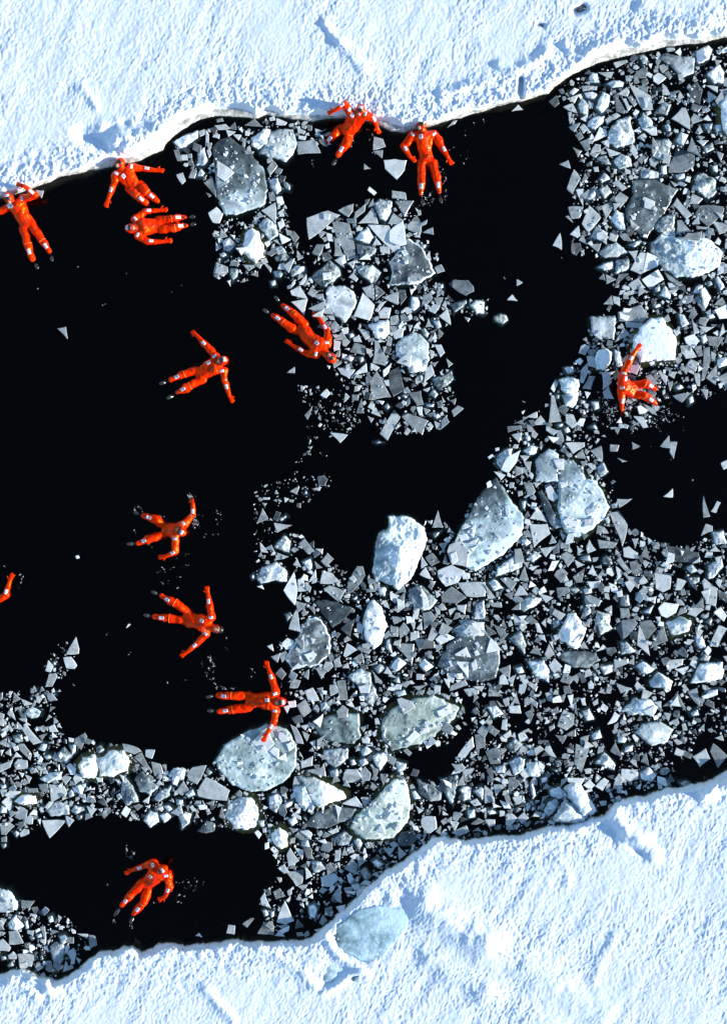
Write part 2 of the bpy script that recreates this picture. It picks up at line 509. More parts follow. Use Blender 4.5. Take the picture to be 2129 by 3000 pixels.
# ------------------------------------------------------------------ ice traced from the place: (tile, tone letter, outlines split by ;)
# g grey sheet, k dark sheet, w white sheet, m mottled chunk
ICE = {
2: [('g', '15,838 80,792 140,850;178,790 215,775 220,805 185,810;225,790 300,820 285,838 225,835;370,945 480,935 525,1025 370,1035;375,905 430,912 420,938 375,930;365,855 425,880 410,900 370,890;200,1070 235,1110 185,1175 165,1130;880,915 940,930 960,980 875,1005;875,1015 940,1005 935,1060;815,1095 860,1130 815,1135;1000,1275 1090,1290 1098,1340 1000,1325;745,1365 740,1410 710,1455 640,1410;740,1480 755,1420 828,1360 820,1415;870,1390 910,1500 775,1497;1020,1345 1148,1345 1085,1450 1060,1410;975,1500 1010,1425 1085,1475 1040,1505;430,1460 570,1410 655,1440 560,1520 445,1605;600,1485 715,1500 760,1725 710,1745;615,1600 650,1590 665,1690 680,1710 615,1715;920,1650 985,1655 990,1705 925,1690;125,1410 220,1355 222,1500;320,1580 345,1550 380,1590 350,1635;365,1675 410,1725 370,1745;275,1780 350,1730 310,1830;175,1290 205,1280 225,1340 185,1345;1100,1510 1130,1485 1203,1490 1190,1570 1110,1540;0,920 20,930 15,990 0,980;10,1010 80,1015 70,1030 20,1030;430,830 465,840 465,875 440,875;400,830 432,845 425,865 395,855;310,830 340,825 345,848 315,850;485,860 540,880 490,885;1370,855 1410,810 1440,805 1420,830;100,1430 115,1420 145,1450 100,1465;240,1420 270,1400 280,1450 250,1450;200,1640 215,1630 210,1680 190,1670;1225,1720 1255,1680 1265,1745'),
    ('w', '850,1250 900,1290 880,1308 838,1275;545,1430 590,1435 580,1475 545,1470;840,1505 980,1510 1060,1660 1015,1690;985,1545 1075,1475 1095,1640 1055,1650 985,1620;245,1560 325,1605 265,1635;225,1320 265,1315 280,1360 240,1385;945,1072 1020,1065 1100,1075 1085,1140 1035,1205 955,1130;235,1490 270,1470 285,1510 250,1540;560,1560 600,1570 610,1620 575,1615;780,1610 820,1590 830,1630;870,1640 895,1595 930,1640;1060,1680 1090,1670 1110,1700 1080,1715;780,1740 835,1695 860,1740;550,1640 580,1625 585,1660 560,1665'),
    ('m', '875,1365 920,1330 1000,1345 1005,1420 960,1490 920,1470;745,1600 840,1510 880,1590 850,1640;755,1625 900,1660 890,1710 790,1745;105,1500 160,1450 230,1500 245,1580 180,1625;170,1200 235,1190 270,1270 230,1310 185,1260;265,1200 330,1240 320,1280 285,1270;200,1660 260,1640 300,1690 240,1720;1185,1660 1200,1630 1240,1640 1215,1670;210,1720 290,1680 320,1720 300,1760 230,1750;640,1720 690,1700 700,1760 660,1780')],
1: [('g', '1165,1005 1195,1000 1218,1070 1190,1078;1215,1035 1255,1035 1260,1075 1220,1075;1245,1095 1285,1060 1305,1118;1265,1190 1290,1130 1320,1140 1305,1195;1180,1170 1225,1155 1245,1210 1220,1235;1365,1225 1420,1180 1450,1325;1380,870 1400,900 1400,960 1375,985;1435,840 1510,830 1545,860 1460,870;1560,900 1624,900 1600,940;1512,868 1580,880 1530,915;1480,1530 1525,1585 1465,1605;1450,1760 1525,1790 1530,1825 1440,1830;1330,880 1370,865 1370,900 1340,915;1258,1030 1285,1028 1288,1058 1262,1058;1450,800 1490,790 1500,812 1455,820;240,1272 295,1275 280,1328 262,1310;1380,1290 1420,1310 1400,1320;1385,1010 1400,990 1420,1030 1400,1060;1570,1740 1600,1755 1595,1785 1545,1775 1545,1750'),
    ('m', '1165,950 1230,905 1330,870 1335,920 1230,1000 1200,1000;1330,1000 1370,990 1400,1080 1370,1110 1310,1115;1315,1185 1345,1125 1375,1160 1360,1185;1490,1620 1540,1580 1585,1640 1540,1690 1495,1680;1475,1700 1500,1680 1530,1715 1490,1730'),
    ('w', '1455,1075 1570,1155 1505,1215 1455,1180;1540,1570 1575,1575 1570,1605;1395,1425 1450,1385 1495,1430 1470,1495 1425,1490;1510,1490 1530,1480 1525,1510'),
    ('k', '1300,955 1350,975 1345,1030 1290,1000')],
5: [('g', '0,80 100,85 40,125;130,55 195,105 190,135;275,100 320,40 350,40 305,135;320,255 380,220 435,310 330,285;455,285 540,275 550,330;325,330 435,310 415,425;440,375 550,325 610,415;615,50 650,35 685,100;705,70 755,50 740,110;710,165 740,135 775,175 760,195;1285,100 1330,78 1355,125 1305,140;1380,210 1420,178 1510,185 1545,225 1550,260 1495,288;800,235 875,205 882,315 830,290;882,205 955,270 895,318;940,300 1050,255 1040,350;885,390 920,340 970,320 910,400;910,400 950,365 995,370 980,440 920,440;1210,285 1260,268 1275,305 1235,355 1200,360;1280,305 1345,300 1310,390;1315,425 1370,370 1395,485;1225,500 1245,440 1265,495;1485,430 1525,440 1510,465;990,430 1040,415 1055,480 990,485;1055,420 1080,405 1125,455 1060,465;985,490 1050,490 1010,545;1010,585 1010,540 1050,500 1080,510 1070,570;590,490 620,455 670,520 605,540;615,585 670,525 705,585;770,505 850,530 855,565 825,585;740,570 780,550 800,600 745,595;615,590 660,595 650,650 612,660;720,665 750,605 820,625 820,690;870,740 885,590 905,592 980,725 960,760;655,640 650,700 615,695;630,770 755,785 715,845 660,815;730,835 830,740 835,800;860,740 920,770 895,795 860,775;900,795 995,968 860,990 855,870;1215,870 1225,780 1265,745 1285,810;1255,650 1285,665 1280,700 1262,712;1285,615 1330,615 1355,670 1325,700;1365,710 1410,745 1380,770;1110,940 1195,925 1215,1020 1170,1025;735,950 780,950 775,990 735,990;690,940 718,965 680,1005;765,1075 800,975 815,1075;860,1075 890,1035 930,1100;840,1095 880,1110 862,1140;920,1215 1015,1050 1060,1100 970,1260;1065,1100 1090,1068 1243,1125 1205,1222;1390,990 1430,975 1420,1020;1400,1060 1440,1025 1482,1045 1415,1100;1210,1040 1260,1055 1225,1085;765,885 800,890 780,925;800,925 825,920 815,960;300,805 350,765 350,808;415,1090 470,1025 435,1120;585,1205 705,1220 655,1275;318,1602 382,1565 360,1620;280,1640 312,1650 285,1675;437,1300 470,1298 455,1320;465,1585 530,1572 515,1597;135,1640 185,1640 180,1655 140,1655;130,1675 165,1680 150,1700;605,720 640,715 660,745 612,775;1110,485 1140,485 1120,530;1085,910 1105,900 1125,935 1095,940;940,630 965,630 945,680;1300,1000 1330,990 1345,1030 1310,1040;1335,960 1360,1000 1340,1005'),
    ('w', '535,135 595,130 590,175 540,185;805,265 885,350 850,455 745,425;1030,735 1100,680 1135,690 1120,770;940,790 1000,740 980,800 945,835;1165,1035 1205,1030 1205,1090 1185,1090;520,955 565,912 590,945 560,975;1120,245 1155,240 1130,285;380,215 430,145 430,180 405,215;330,205 350,180 355,205 330,230;945,855 980,850 985,895 960,890;680,645 718,640 715,655;905,990 950,995 935,1020;565,755 590,760 580,780'),
    ('k', '985,800 1050,760 1085,920 1010,965 980,900;505,1500 545,1492 572,1520 555,1560 510,1560;1050,250 1090,250 1100,300 1060,350'),
    ('m', '205,125 250,115 285,135 260,175 215,165;310,120 360,80 420,90 420,130 330,165;460,165 585,45 650,95 665,150 560,235 500,220;750,80 870,85 935,130 900,200 860,205 780,140;1310,215 1345,200 1355,240 1320,245;1130,295 1180,290 1195,360 1150,395 1125,380;1385,350 1500,315 1505,350 1420,410;1520,355 1560,320 1624,325 1624,415 1570,410;1265,450 1320,450 1335,500 1300,515;680,710 720,685 760,700 730,735;1265,840 1330,830 1400,785 1420,845 1390,880 1320,930 1285,890;1250,950 1280,905 1315,950 1290,978;1225,1010 1290,1010 1280,1040 1230,1035;408,1620 425,1588 445,1625;875,1268 910,1258 950,1272 905,1285;1185,510 1220,500 1255,540 1240,575 1210,560;1060,955 1080,945 1115,965 1090,985;945,1030 970,1005 995,1030 970,1060;1175,820 1210,815 1215,850 1195,865;780,700 810,695 820,725 790,740;185,190 220,180 230,220 195,225;710,540 740,530 755,560 720,580;1270,1090 1310,1075 1340,1095 1300,1120')],
6: [('g', '215,178 255,200 215,222;150,318 185,280 222,325;975,115 1040,0 1090,5 1050,155;1175,120 1210,60 1240,115;870,240 900,145 965,140;960,215 1030,170 1075,235 990,250;1205,130 1330,215 1300,225 1230,180;815,210 810,145 880,180;765,175 795,140 810,190;1235,240 1270,215 1310,240 1265,262;795,345 850,285 860,350;860,290 905,300 905,360 865,340;960,350 985,290 1030,330;890,400 980,370 1045,350 1095,435 1055,465 900,460;925,270 990,250 1040,270 930,295;1345,395 1400,360 1420,400;1385,440 1440,530 1400,550;1430,490 1535,500 1480,535;870,600 930,500 972,550;940,465 1055,470 1050,510 950,500;640,870 645,790 690,740 685,820 660,875;655,910 700,825 740,830 710,918;680,648 750,650 720,718;430,1138 445,955 465,960 515,1130;280,1100 350,1065 352,1110;150,1165 245,1155 250,1180 155,1205;180,1220 248,1205 230,1275;320,1155 375,1090 430,1155;410,1160 500,1195 460,1225 410,1190;280,1155 300,1150 335,1195 290,1200;235,1360 300,1362 265,1400;260,1400 315,1400 305,1490;205,1430 250,1440 255,1480 205,1500;535,1275 670,1272 670,1300 590,1350;840,1285 900,1290 890,1330 840,1330;705,1325 780,1295 790,1390 760,1390;985,1270 1040,1298 990,1318;1175,1300 1235,1225 1240,1310;1240,1268 1288,1268 1265,1382 1240,1340;885,1375 955,1400 920,1405;885,1650 988,1648 900,1710;835,1745 900,1730 958,1825 920,1970 880,1860;1195,1635 1260,1580 1260,1640;1465,1630 1510,1770 1465,1775;1515,1735 1555,1665 1580,1675 1550,1745;1255,958 1380,940 1320,1005;1445,915 1495,918 1485,985;1350,755 1380,715 1435,740 1410,800;1315,665 1380,630 1425,700 1345,710;1400,640 1450,620 1460,690 1430,695;1465,640 1505,630 1510,730 1470,850 1450,860;1480,840 1550,755 1550,890;1490,560 1605,570 1560,635 1500,620;1560,835 1624,800 1624,920;1165,800 1225,830 1215,890;1225,870 1260,860 1240,930;995,1095 1060,1100 1095,1170 1060,1175;790,935 830,890 865,980 800,975;785,800 840,800 850,870 790,920;1115,145 1150,130 1180,170;1220,255 1290,250 1260,280;1515,660 1550,680 1540,730 1515,710;1400,810 1440,808 1440,895 1420,890;1580,1410 1624,1390 1624,1440 1600,1455;1060,1010 1130,1040 1155,1090 1120,1080;805,1780 830,1765 838,1810 815,1815;640,1400 690,1395 660,1440;680,1450 725,1440 720,1465 695,1485;600,1370 655,1320 680,1380;780,1230 800,1220 815,1235;840,1170 890,1170 890,1182 845,1184;1255,375 1285,400 1260,410;745,1390 770,1380 790,1400;60,1465 140,1490 110,1525;260,1545 310,1540 340,1600 315,1650 280,1600;325,1540 380,1540 345,1575;220,1600 250,1595 255,1625 225,1635'),
    ('w', '1050,180 1160,112 1200,180 1110,250;730,550 775,520 795,598;605,730 640,705 660,725 640,755;420,1230 505,1240 460,1275;110,1455 150,1370 240,1322 215,1400 160,1475;460,1388 530,1380 530,1455 495,1455;880,1140 910,1103 925,1145;670,930 710,940 685,980;400,1560 440,1545 495,1640 460,1670 425,1650;1335,570 1400,545 1440,590 1400,640 1350,610;1535,385 1624,340 1624,440 1570,445;1085,0 1180,45 1160,95 1055,140;930,370 985,375 960,400 925,400;1030,35 1050,45 1040,70;600,1160 640,1110 675,1115 660,1165;70,1310 95,1305 100,1325 75,1332;20,1370 50,1350 60,1365 30,1385;135,1695 160,1690 170,1760 145,1775;55,1575 70,1560 80,1582;670,1730 770,1675 740,1740 690,1760;520,1800 560,1770 640,1790 610,1850 550,1845;680,1790 740,1770 730,1830 660,1840;500,1540 550,1530 560,1560 510,1575;245,1065 270,1055 255,1085;900,395 970,425 950,455 905,440'),
    ('m', '755,100 800,65 860,55 865,110 800,128;875,50 965,30 975,90 950,120 870,145;62,430 100,405 150,415 165,455 120,488 70,460;1165,290 1205,215 1250,270 1245,320;1440,240 1475,225 1520,295 1475,395 1450,320;1380,280 1430,210 1470,215 1440,270;1290,400 1340,415 1370,480 1320,505;260,1330 310,1285 370,1300 350,1345 300,1365;75,1360 150,1310 200,1300 175,1380 120,1470 80,1430;745,1440 790,1400 835,1470 770,1520;1360,970 1395,950 1405,1000 1370,1025;1440,560 1480,540 1500,590 1460,620;1270,900 1310,880 1335,905 1290,925;700,1170 740,1145 760,1190;710,1000 770,990 775,1050 730,1060;1535,175 1560,150 1610,230 1575,260;1480,195 1520,180 1530,220 1490,235;1130,235 1175,220 1180,260 1140,270;1120,350 1180,335 1190,365 1140,375;480,1150 530,1140 530,1165 490,1175;525,1185 560,1155 575,1200 540,1215;270,1235 300,1220 310,1260 280,1265;650,1400 700,1410 680,1440;640,980 680,990 670,1020 640,1015;530,770 590,760 600,800 550,810;860,640 910,660 930,760 880,770;1550,710 1624,690 1624,760 1560,780;1480,420 1530,400 1550,440 1500,450;245,1660 285,1660 270,1720 250,1720;475,945 510,950 500,985 475,980')],
3: [('g', '990,515 1050,455 1090,450 1080,520;755,485 865,480 845,525;550,660 635,630 600,690;650,575 735,575 700,605 655,610;890,630 950,585 970,610 955,645;965,555 1110,640 1130,735 1060,735 1010,650;525,715 590,690 620,755 560,740;875,645 940,740 935,760 880,745;920,660 945,655 980,720 960,745;955,650 985,640 1020,695 1000,715;805,800 880,755 910,775 820,838;635,850 665,830 695,865 660,895;605,905 640,880 665,920 630,940;635,950 695,925 710,1000 675,1010;705,1030 740,965 775,970 775,1015;780,950 830,930 830,990;810,990 915,1025 835,1048;700,1030 775,1020 740,1060;970,1010 985,960 1005,975 1028,1050 1010,1065;590,985 650,1010 625,1055;500,1100 560,1072 575,1130;550,1265 597,1135 643,1195 590,1302;640,1235 675,1150 693,1190;610,1270 660,1262 660,1385;865,1330 905,1285 965,1320 905,1395;780,1385 850,1335 862,1395 810,1470;650,1500 700,1375 780,1455 690,1560;560,1385 660,1385 635,1460 580,1465;540,1450 560,1443 595,1495;850,1225 890,1205 955,1260 920,1280;970,1460 1035,1520 1010,1540 980,1530;1285,985 1405,1040 1400,1110 1350,1150 1230,1155 1240,1100;1355,1010 1385,915 1455,1060;1250,795 1320,720 1345,720 1375,800 1375,870;1260,1370 1285,1325 1390,1440 1350,1470;1410,1430 1440,1378 1595,1385 1600,1420 1495,1520 1450,1480;1375,1365 1390,1295 1460,1330 1430,1365;1325,1600 1360,1560 1455,1550 1440,1615;1285,1570 1290,1475 1320,1475 1380,1550;570,1570 630,1510 640,1580 620,1595;630,1610 655,1568 690,1640;455,1645 505,1560 515,1675;1380,790 1400,760 1470,800 1390,830;1410,890 1440,840 1460,885 1435,900;865,1130 885,1132 882,1165 862,1160;725,1120 760,1115 765,1150 735,1150;700,1085 720,1080 715,1115;1240,1210 1300,1240 1270,1250;1415,1510 1500,1520 1500,1540 1420,1535;1520,1480 1624,1500 1610,1560 1570,1570;1385,1500 1430,1445 1440,1500;1190,560 1220,585 1250,640 1190,635;1010,565 1095,580 1090,620 1060,610;1495,610 1560,655 1500,690;1480,570 1560,580 1560,620;1320,680 1360,670 1350,710;1260,650 1330,670 1300,690;1545,1420 1600,1440 1590,1480;1565,600 1624,590 1624,640;1415,940 1500,940 1460,980;1550,1010 1600,1030 1580,1080;900,1570 940,1560 985,1620 930,1610;1165,440 1200,430 1230,460 1190,490;700,1640 780,1630 760,1690;840,1560 895,1580 880,1620 830,1605;1060,400 1090,395 1085,440;640,1680 665,1670 668,1710;1215,320 1270,320 1275,340 1225,345;1120,1000 1125,920 1165,985 1130,1050;1200,1030 1245,1035 1235,1095 1190,1090;860,420 950,400 960,415 880,455;180,745 225,700 258,735'),
    ('w', '1125,510 1160,485 1215,520 1160,565 1130,545;1060,650 1105,650 1080,725;720,950 770,850 815,870 820,910;1050,860 1090,860 1150,850 1155,905 1115,905;1065,1318 1140,1350 1130,1405 1068,1390;985,880 1035,850 1048,885;750,1560 790,1545 830,1590 800,1620 750,1600;1040,905 1070,890 1085,915 1060,920;1065,1070 1090,1055 1090,1080 1070,1100;585,1320 605,1310 610,1335;1195,1650 1230,1635 1245,1665 1215,1685;1085,750 1110,740 1115,760 1085,775;1500,1090 1530,1080 1510,1060;1010,730 1035,745 1015,795 990,760'),
    ('k', '430,680 480,640 500,690 470,720;1370,600 1420,540 1460,600 1440,700 1380,660'),
    ('m', '690,520 720,480 755,490 775,560 700,560;555,625 600,585 635,600 590,645;805,560 870,530 940,550 930,590 850,590;740,720 790,610 840,640 830,720 780,770;625,700 650,640 700,700 690,780 640,765;1020,800 1060,750 1120,800 1150,870 1050,880;690,810 740,775 805,775 790,830 740,875 685,850;830,880 890,800 970,780 1000,880 1010,960 880,1000 830,960;855,1080 910,1030 970,1040 985,1110 900,1140;745,1060 810,1030 855,1110 790,1100;765,1200 800,1145 850,1200 780,1230;760,1270 820,1230 855,1290 800,1335;845,1460 880,1400 930,1430 945,1540 900,1540 860,1500;1130,760 1200,680 1250,700 1225,780;1130,930 1230,930 1265,960 1210,1080 1130,1060;1040,1110 1170,1150 1170,1200 1040,1195;1395,1200 1440,1150 1550,1200 1555,1290 1500,1345 1410,1270;1135,1530 1180,1450 1280,1430 1275,1590 1200,1590;695,1595 745,1510 830,1560 800,1610;1480,500 1570,420 1610,480 1600,560 1530,560;1410,340 1500,300 1530,330 1500,400 1420,440;1270,950 1310,880 1370,900 1330,980;670,1330 740,1260 750,1310 700,1350;1030,370 1070,360 1100,400 1060,440;660,620 720,610 760,630 740,670 680,660;955,1640 1040,1600 1065,1620 1000,1660;1200,840 1230,820 1260,880 1215,890;1460,980 1530,950 1540,1000 1480,1030;1540,840 1580,830 1590,880 1550,890;1140,600 1160,600 1160,650 1140,640;1270,1170 1340,1155 1345,1200 1290,1210;1180,1110 1220,1100 1225,1170 1180,1170;1460,830 1530,820 1520,870 1480,870;980,1150 1000,1145 1010,1180 985,1180;790,890 800,860 820,900;1520,1110 1560,1100 1560,1160 1530,1150')],
9: [('g', '300,125 420,125 440,190 330,285;300,90 350,10 420,115;200,295 240,290 265,380 205,400;370,290 475,275 410,350;510,330 545,310 605,350 555,415;230,500 268,408 300,520;190,610 235,535 290,600;100,490 160,485 215,520 180,575;925,285 965,275 1025,320 1035,360 930,345;880,370 905,340 985,445 960,460;970,380 1020,365 1060,455 990,465;1045,340 1080,270 1110,370;1135,450 1250,460 1240,560 1190,583 1145,560;755,230 890,250 860,290 770,290;680,280 700,230 745,300 690,325;590,480 675,415 650,515 610,520;600,365 670,400 620,420;690,460 720,400 760,480;940,470 1050,485 1030,560 980,530;1275,570 1290,490 1350,510 1310,570;1455,510 1470,490 1560,560 1545,680 1480,660;875,820 920,770 1000,760 1022,790 920,910;1035,785 1110,770 1150,830 1085,920;1020,940 1035,800 1105,1010;1110,960 1200,810 1225,910;185,730 300,790 200,805;50,790 130,830 150,870 115,905;300,990 350,940 380,1010;400,1000 430,930 470,1000 420,1035;505,1180 530,1120 595,1170 570,1200;865,1030 960,1030 960,1060 870,1095;1210,1040 1330,1030 1325,1070 1220,1105;860,1180 985,1225 910,1260;1355,1250 1420,1225 1440,1350;1190,1350 1290,1260 1345,1360;485,1480 530,1370 600,1400 595,1470 545,1510;610,1600 700,1630 650,1800 600,1730;840,1650 875,1590 925,1690;530,1545 610,1500 610,1550;1390,1685 1480,1630 1510,1700 1440,1755;1510,1650 1530,1595 1624,1680 1560,1760;1450,205 1480,125 1525,140 1525,175;1500,310 1545,275 1580,310;1505,945 1570,800 1624,830 1560,950;25,1280 35,1195 120,1280;185,1320 210,1240 235,1335;160,1345 235,1340 245,1395 165,1390;5,1650 80,1620 108,1650 105,1730 40,1735;545,1260 565,1200 585,1260;485,1300 545,1260 525,1320;905,690 960,690 975,740 910,760;985,225 1030,222 1005,290;1090,215 1130,245 1095,265;1200,610 1260,590 1220,640;1055,540 1140,545 1060,560;360,590 460,620 410,655;0,530 90,640 20,630;20,650 110,650 115,685 50,680;180,700 240,650 240,700;430,700 450,655 480,740 440,740;480,555 560,550 570,580 490,620;670,610 700,600 780,640 760,680 700,650;800,700 850,670 850,740;30,700 60,695 50,730;335,790 360,790 390,860 350,850;380,900 350,870 400,870 415,920;90,1100 170,1070 165,1160;100,1150 130,1125 160,1200 95,1200;150,1170 210,1135 190,1200;230,1140 270,1135 300,1190 260,1200;580,1150 640,1120 620,1200;670,1110 700,1095 720,1140 670,1155;740,1105 770,1105 765,1140;270,1390 300,1375 330,1400 310,1450;440,1380 490,1350 490,1390 460,1410;560,1350 610,1320 600,1370;470,1540 550,1545 520,1600;900,1500 945,1530 885,1550;640,1560 700,1540 690,1580 645,1610;1170,1340 1150,1340 1180,1390;1045,1720 1080,1660 1098,1745;400,1640 430,1580 480,1690 440,1680;280,1620 330,1600 320,1650;120,1440 150,1430 150,1510 110,1500;1540,350 1590,340 1560,400;80,1310 130,1350 100,1350;120,1300 150,1290 165,1340 140,1350;1200,1390 1250,1400 1230,1450;1435,1500 1470,1465 1470,1520;1290,740 1310,690 1360,670 1350,720;1400,690 1460,620 1470,690;1355,730 1400,660 1470,700 1410,750;1440,350 1440,380 1390,390;210,1660 240,1640 260,1680;25,1520 60,1490 100,1520 70,1550;820,80 800,90 825,120 840,100;790,190 795,140 830,190;240,200 285,160 320,220;430,260 450,200 480,250;700,880 730,850 725,900 680,920;620,920 650,860 670,870;380,790 410,760 410,820;950,1060 1000,1020 1000,1070;1540,1560 1590,1540 1600,1580;1175,405 1200,380 1250,400 1240,430'),
    ('k', '1210,270 1430,320 1445,360 1400,385 1230,380;1560,570 1624,600 1624,660 1570,620;5,800 80,860 20,880'),
    ('w', '1230,315 1270,325 1265,380 1205,400;820,1470 870,1385 905,1410 880,1450;1530,720 1580,680 1624,740 1600,780;1160,690 1200,650 1300,660 1280,720 1220,755 1180,740;1270,1100 1370,1075 1330,1140;420,440 450,375 500,370 460,440;320,440 290,420 370,405;520,520 545,470 570,520;685,510 775,505 765,550 710,560;880,580 920,570 925,610 890,615;540,260 560,190 600,180 590,250;10,990 40,890 110,970;1450,580 1510,560 1490,650;1240,1340 1290,1275 1310,1350;1060,1380 1140,1340 1130,1420 1080,1400;870,60 0,0 0,0;830,520 880,540 900,600 850,580;1090,620 1150,610 1140,660 1095,640;330,20 355,10 350,50;1310,300 1335,310 1320,340;755,920 775,960 735,950 740,920;1450,1280 1560,1240 1560,1270 1460,1300'),
    ('m', '65,485 80,415 200,330 265,380 250,420;270,370 330,300 385,340 330,385;20,520 60,485 135,560 60,580;630,340 700,330 715,380 640,370;1350,480 1440,480 1440,520 1380,540;1490,400 1590,350 1600,410 1530,495 1495,490;905,920 950,910 1020,980 910,1010;1055,720 1140,660 1110,730;275,1040 400,1040 440,1120 430,1190 340,1150;155,890 240,840 285,930 270,1005 200,930;770,1080 860,1065 860,1120 800,1140;1000,1080 1060,1040 1145,1100 1080,1140;1445,1310 1500,1240 1565,1230 1560,1260;740,1730 800,1650 880,1730 870,1780;710,1540 770,1500 790,1560 720,1585;1520,180 1600,165 1624,260 1545,270;10,1350 80,1340 130,1400 60,1430;160,1720 230,1680 275,1700 260,1780 200,1815;140,1620 200,1550 270,1600 200,1660;665,610 750,620 745,680 670,690;750,790 820,760 860,830 770,880;230,230 280,220 320,250 280,280;450,1130 490,1120 510,1150 470,1170;1340,420 1390,390 1430,440 1380,460;780,370 810,335 850,350 860,400 790,400;200,1090 250,1075 265,1120 220,1130;650,1380 700,1360 740,1440 680,1450;660,690 700,660 720,720 670,760;1400,880 1460,870 1490,960 1430,970;1430,1040 1470,990 1520,1010 1500,1050;650,560 720,550 720,590 670,600;560,560 610,540 650,570 600,600;210,680 290,610 390,620 370,660 260,720;760,720 830,740 820,800 750,800;910,600 960,600 980,680 900,680;990,1510 1010,1480 1050,1500;450,780 500,760 510,800 460,830;1470,780 1530,740 1520,820;1370,1390 1430,1360 1440,1410 1390,1420;940,1620 1000,1600 990,1650 930,1660;890,1540 960,1560 940,1600 890,1590;80,1800 60,1750 140,1740 140,1800;290,1740 350,1730 360,1810 300,1800')],
8: [('g', '95,122 135,20 175,92;210,118 335,133 230,185;215,370 235,318 310,345;118,248 172,318 125,312;375,260 415,222 482,308 440,328;525,375 570,320 612,360 560,410;370,500 400,485 440,575 370,578;540,440 600,455 660,520 520,525;705,520 770,408 805,410 822,470 740,580 705,588;338,400 365,358 395,415;485,375 540,420 495,425;540,560 580,538 685,580 645,650;1270,150 1310,35 1345,150;1315,260 1380,245 1345,305;1370,310 1385,265 1465,235 1520,300 1505,415 1400,395;1185,465 1225,415 1270,500;1225,350 1270,320 1320,380 1265,410;1330,610 1400,545 1500,620 1435,660 1335,650;1440,520 1624,515 1624,610 1500,610;1205,720 1260,710 1295,760 1215,840;1000,745 1095,755 1015,798;990,810 1040,815 1040,880 990,880;1045,830 1080,785 1125,850 1055,895;1125,790 1160,780 1145,840;1235,910 1270,805 1310,860 1270,915;1155,900 1220,900 1220,945 1185,975;1030,950 1070,925 1150,930 1135,1070;765,960 785,937 865,970 845,998;680,895 700,878 732,905 682,920;740,1030 800,990 815,1060;865,1105 935,1180 890,1190;1140,1215 1245,1200 1175,1245;1285,1205 1330,1205 1320,1265 1285,1265;1385,1250 1390,1215 1490,1170 1508,1205;1480,1235 1585,1215 1580,1265 1515,1282;635,1180 690,1170 705,1305 650,1305;585,1205 625,1200 645,1250 590,1280;415,1245 470,1222 515,1310 440,1320;500,1230 540,1220 540,1310;315,1225 335,1160 390,1175 370,1225;220,1130 260,1090 295,1130 265,1170;190,1015 255,990 235,1055;490,1095 520,1080 570,1110 530,1165;610,1040 650,1015 665,1080 620,1090;365,1340 420,1300 465,1380 410,1420;275,1350 325,1335 300,1395;630,1380 670,1340 710,1370 705,1420 640,1425;1035,1300 1060,1290 1140,1320 1155,1355 1080,1400;885,1430 905,1425 925,1470 890,1472;1440,1680 1540,1550 1550,1620 1480,1720;1555,1540 1600,1530 1624,1560 1624,1620 1565,1640;390,1730 475,1680 470,1745 395,1765;675,1800 700,1770 770,1770 800,1824;320,1470 360,1490 410,1600 360,1590;350,900 418,862 410,980;310,830 365,690 390,850;440,680 480,680 485,730;350,640 430,660 370,720;395,720 420,695 435,730 405,745;825,560 880,560 895,580 830,585;1050,620 1090,575 1085,655;935,640 960,635 985,695 950,680;1000,695 1080,690 1040,720;1260,520 1280,540 1265,570 1240,545;1290,570 1330,600 1300,620;1310,680 1335,655 1370,700 1330,705;1380,700 1430,685 1390,740;1435,670 1500,665 1490,730 1440,700;1510,650 1530,640 1525,720 1505,710;1440,740 1495,735 1470,765;1165,830 1200,780 1205,835;600,850 620,840 630,875 600,890;840,1075 905,1045 900,1065;720,1290 765,1240 765,1280;740,1360 790,1345 790,1380;555,1330 600,1300 590,1350;1220,990 1250,975 1270,1010 1225,1015;1165,1130 1215,1135 1210,1170 1165,1170;1250,1170 1290,1130 1310,1140 1270,1180;1105,1105 1140,1110 1130,1160;380,1650 410,1700 380,1680;500,1600 550,1580 545,1640;785,1490 830,1480 810,1520;450,1590 490,1575 490,1640;385,1480 440,1470 420,1510;430,1110 445,1100 440,1170 410,1150;1195,430 1200,340 1240,400;1195,170 1230,100 1225,130;1235,105 1275,100 1265,130;1370,180 1385,150 1425,195;1420,250 1460,170 1440,250;1320,310 1360,300 1320,335;1340,390 1360,330 1380,400;1400,1740 1470,1730 1490,1760 1450,1790;1470,1780 1550,1760 1490,1824;440,520 490,430 495,490;165,945 200,930 210,980;1265,420 1290,415 1300,440;870,1015 905,1010 890,1040'),
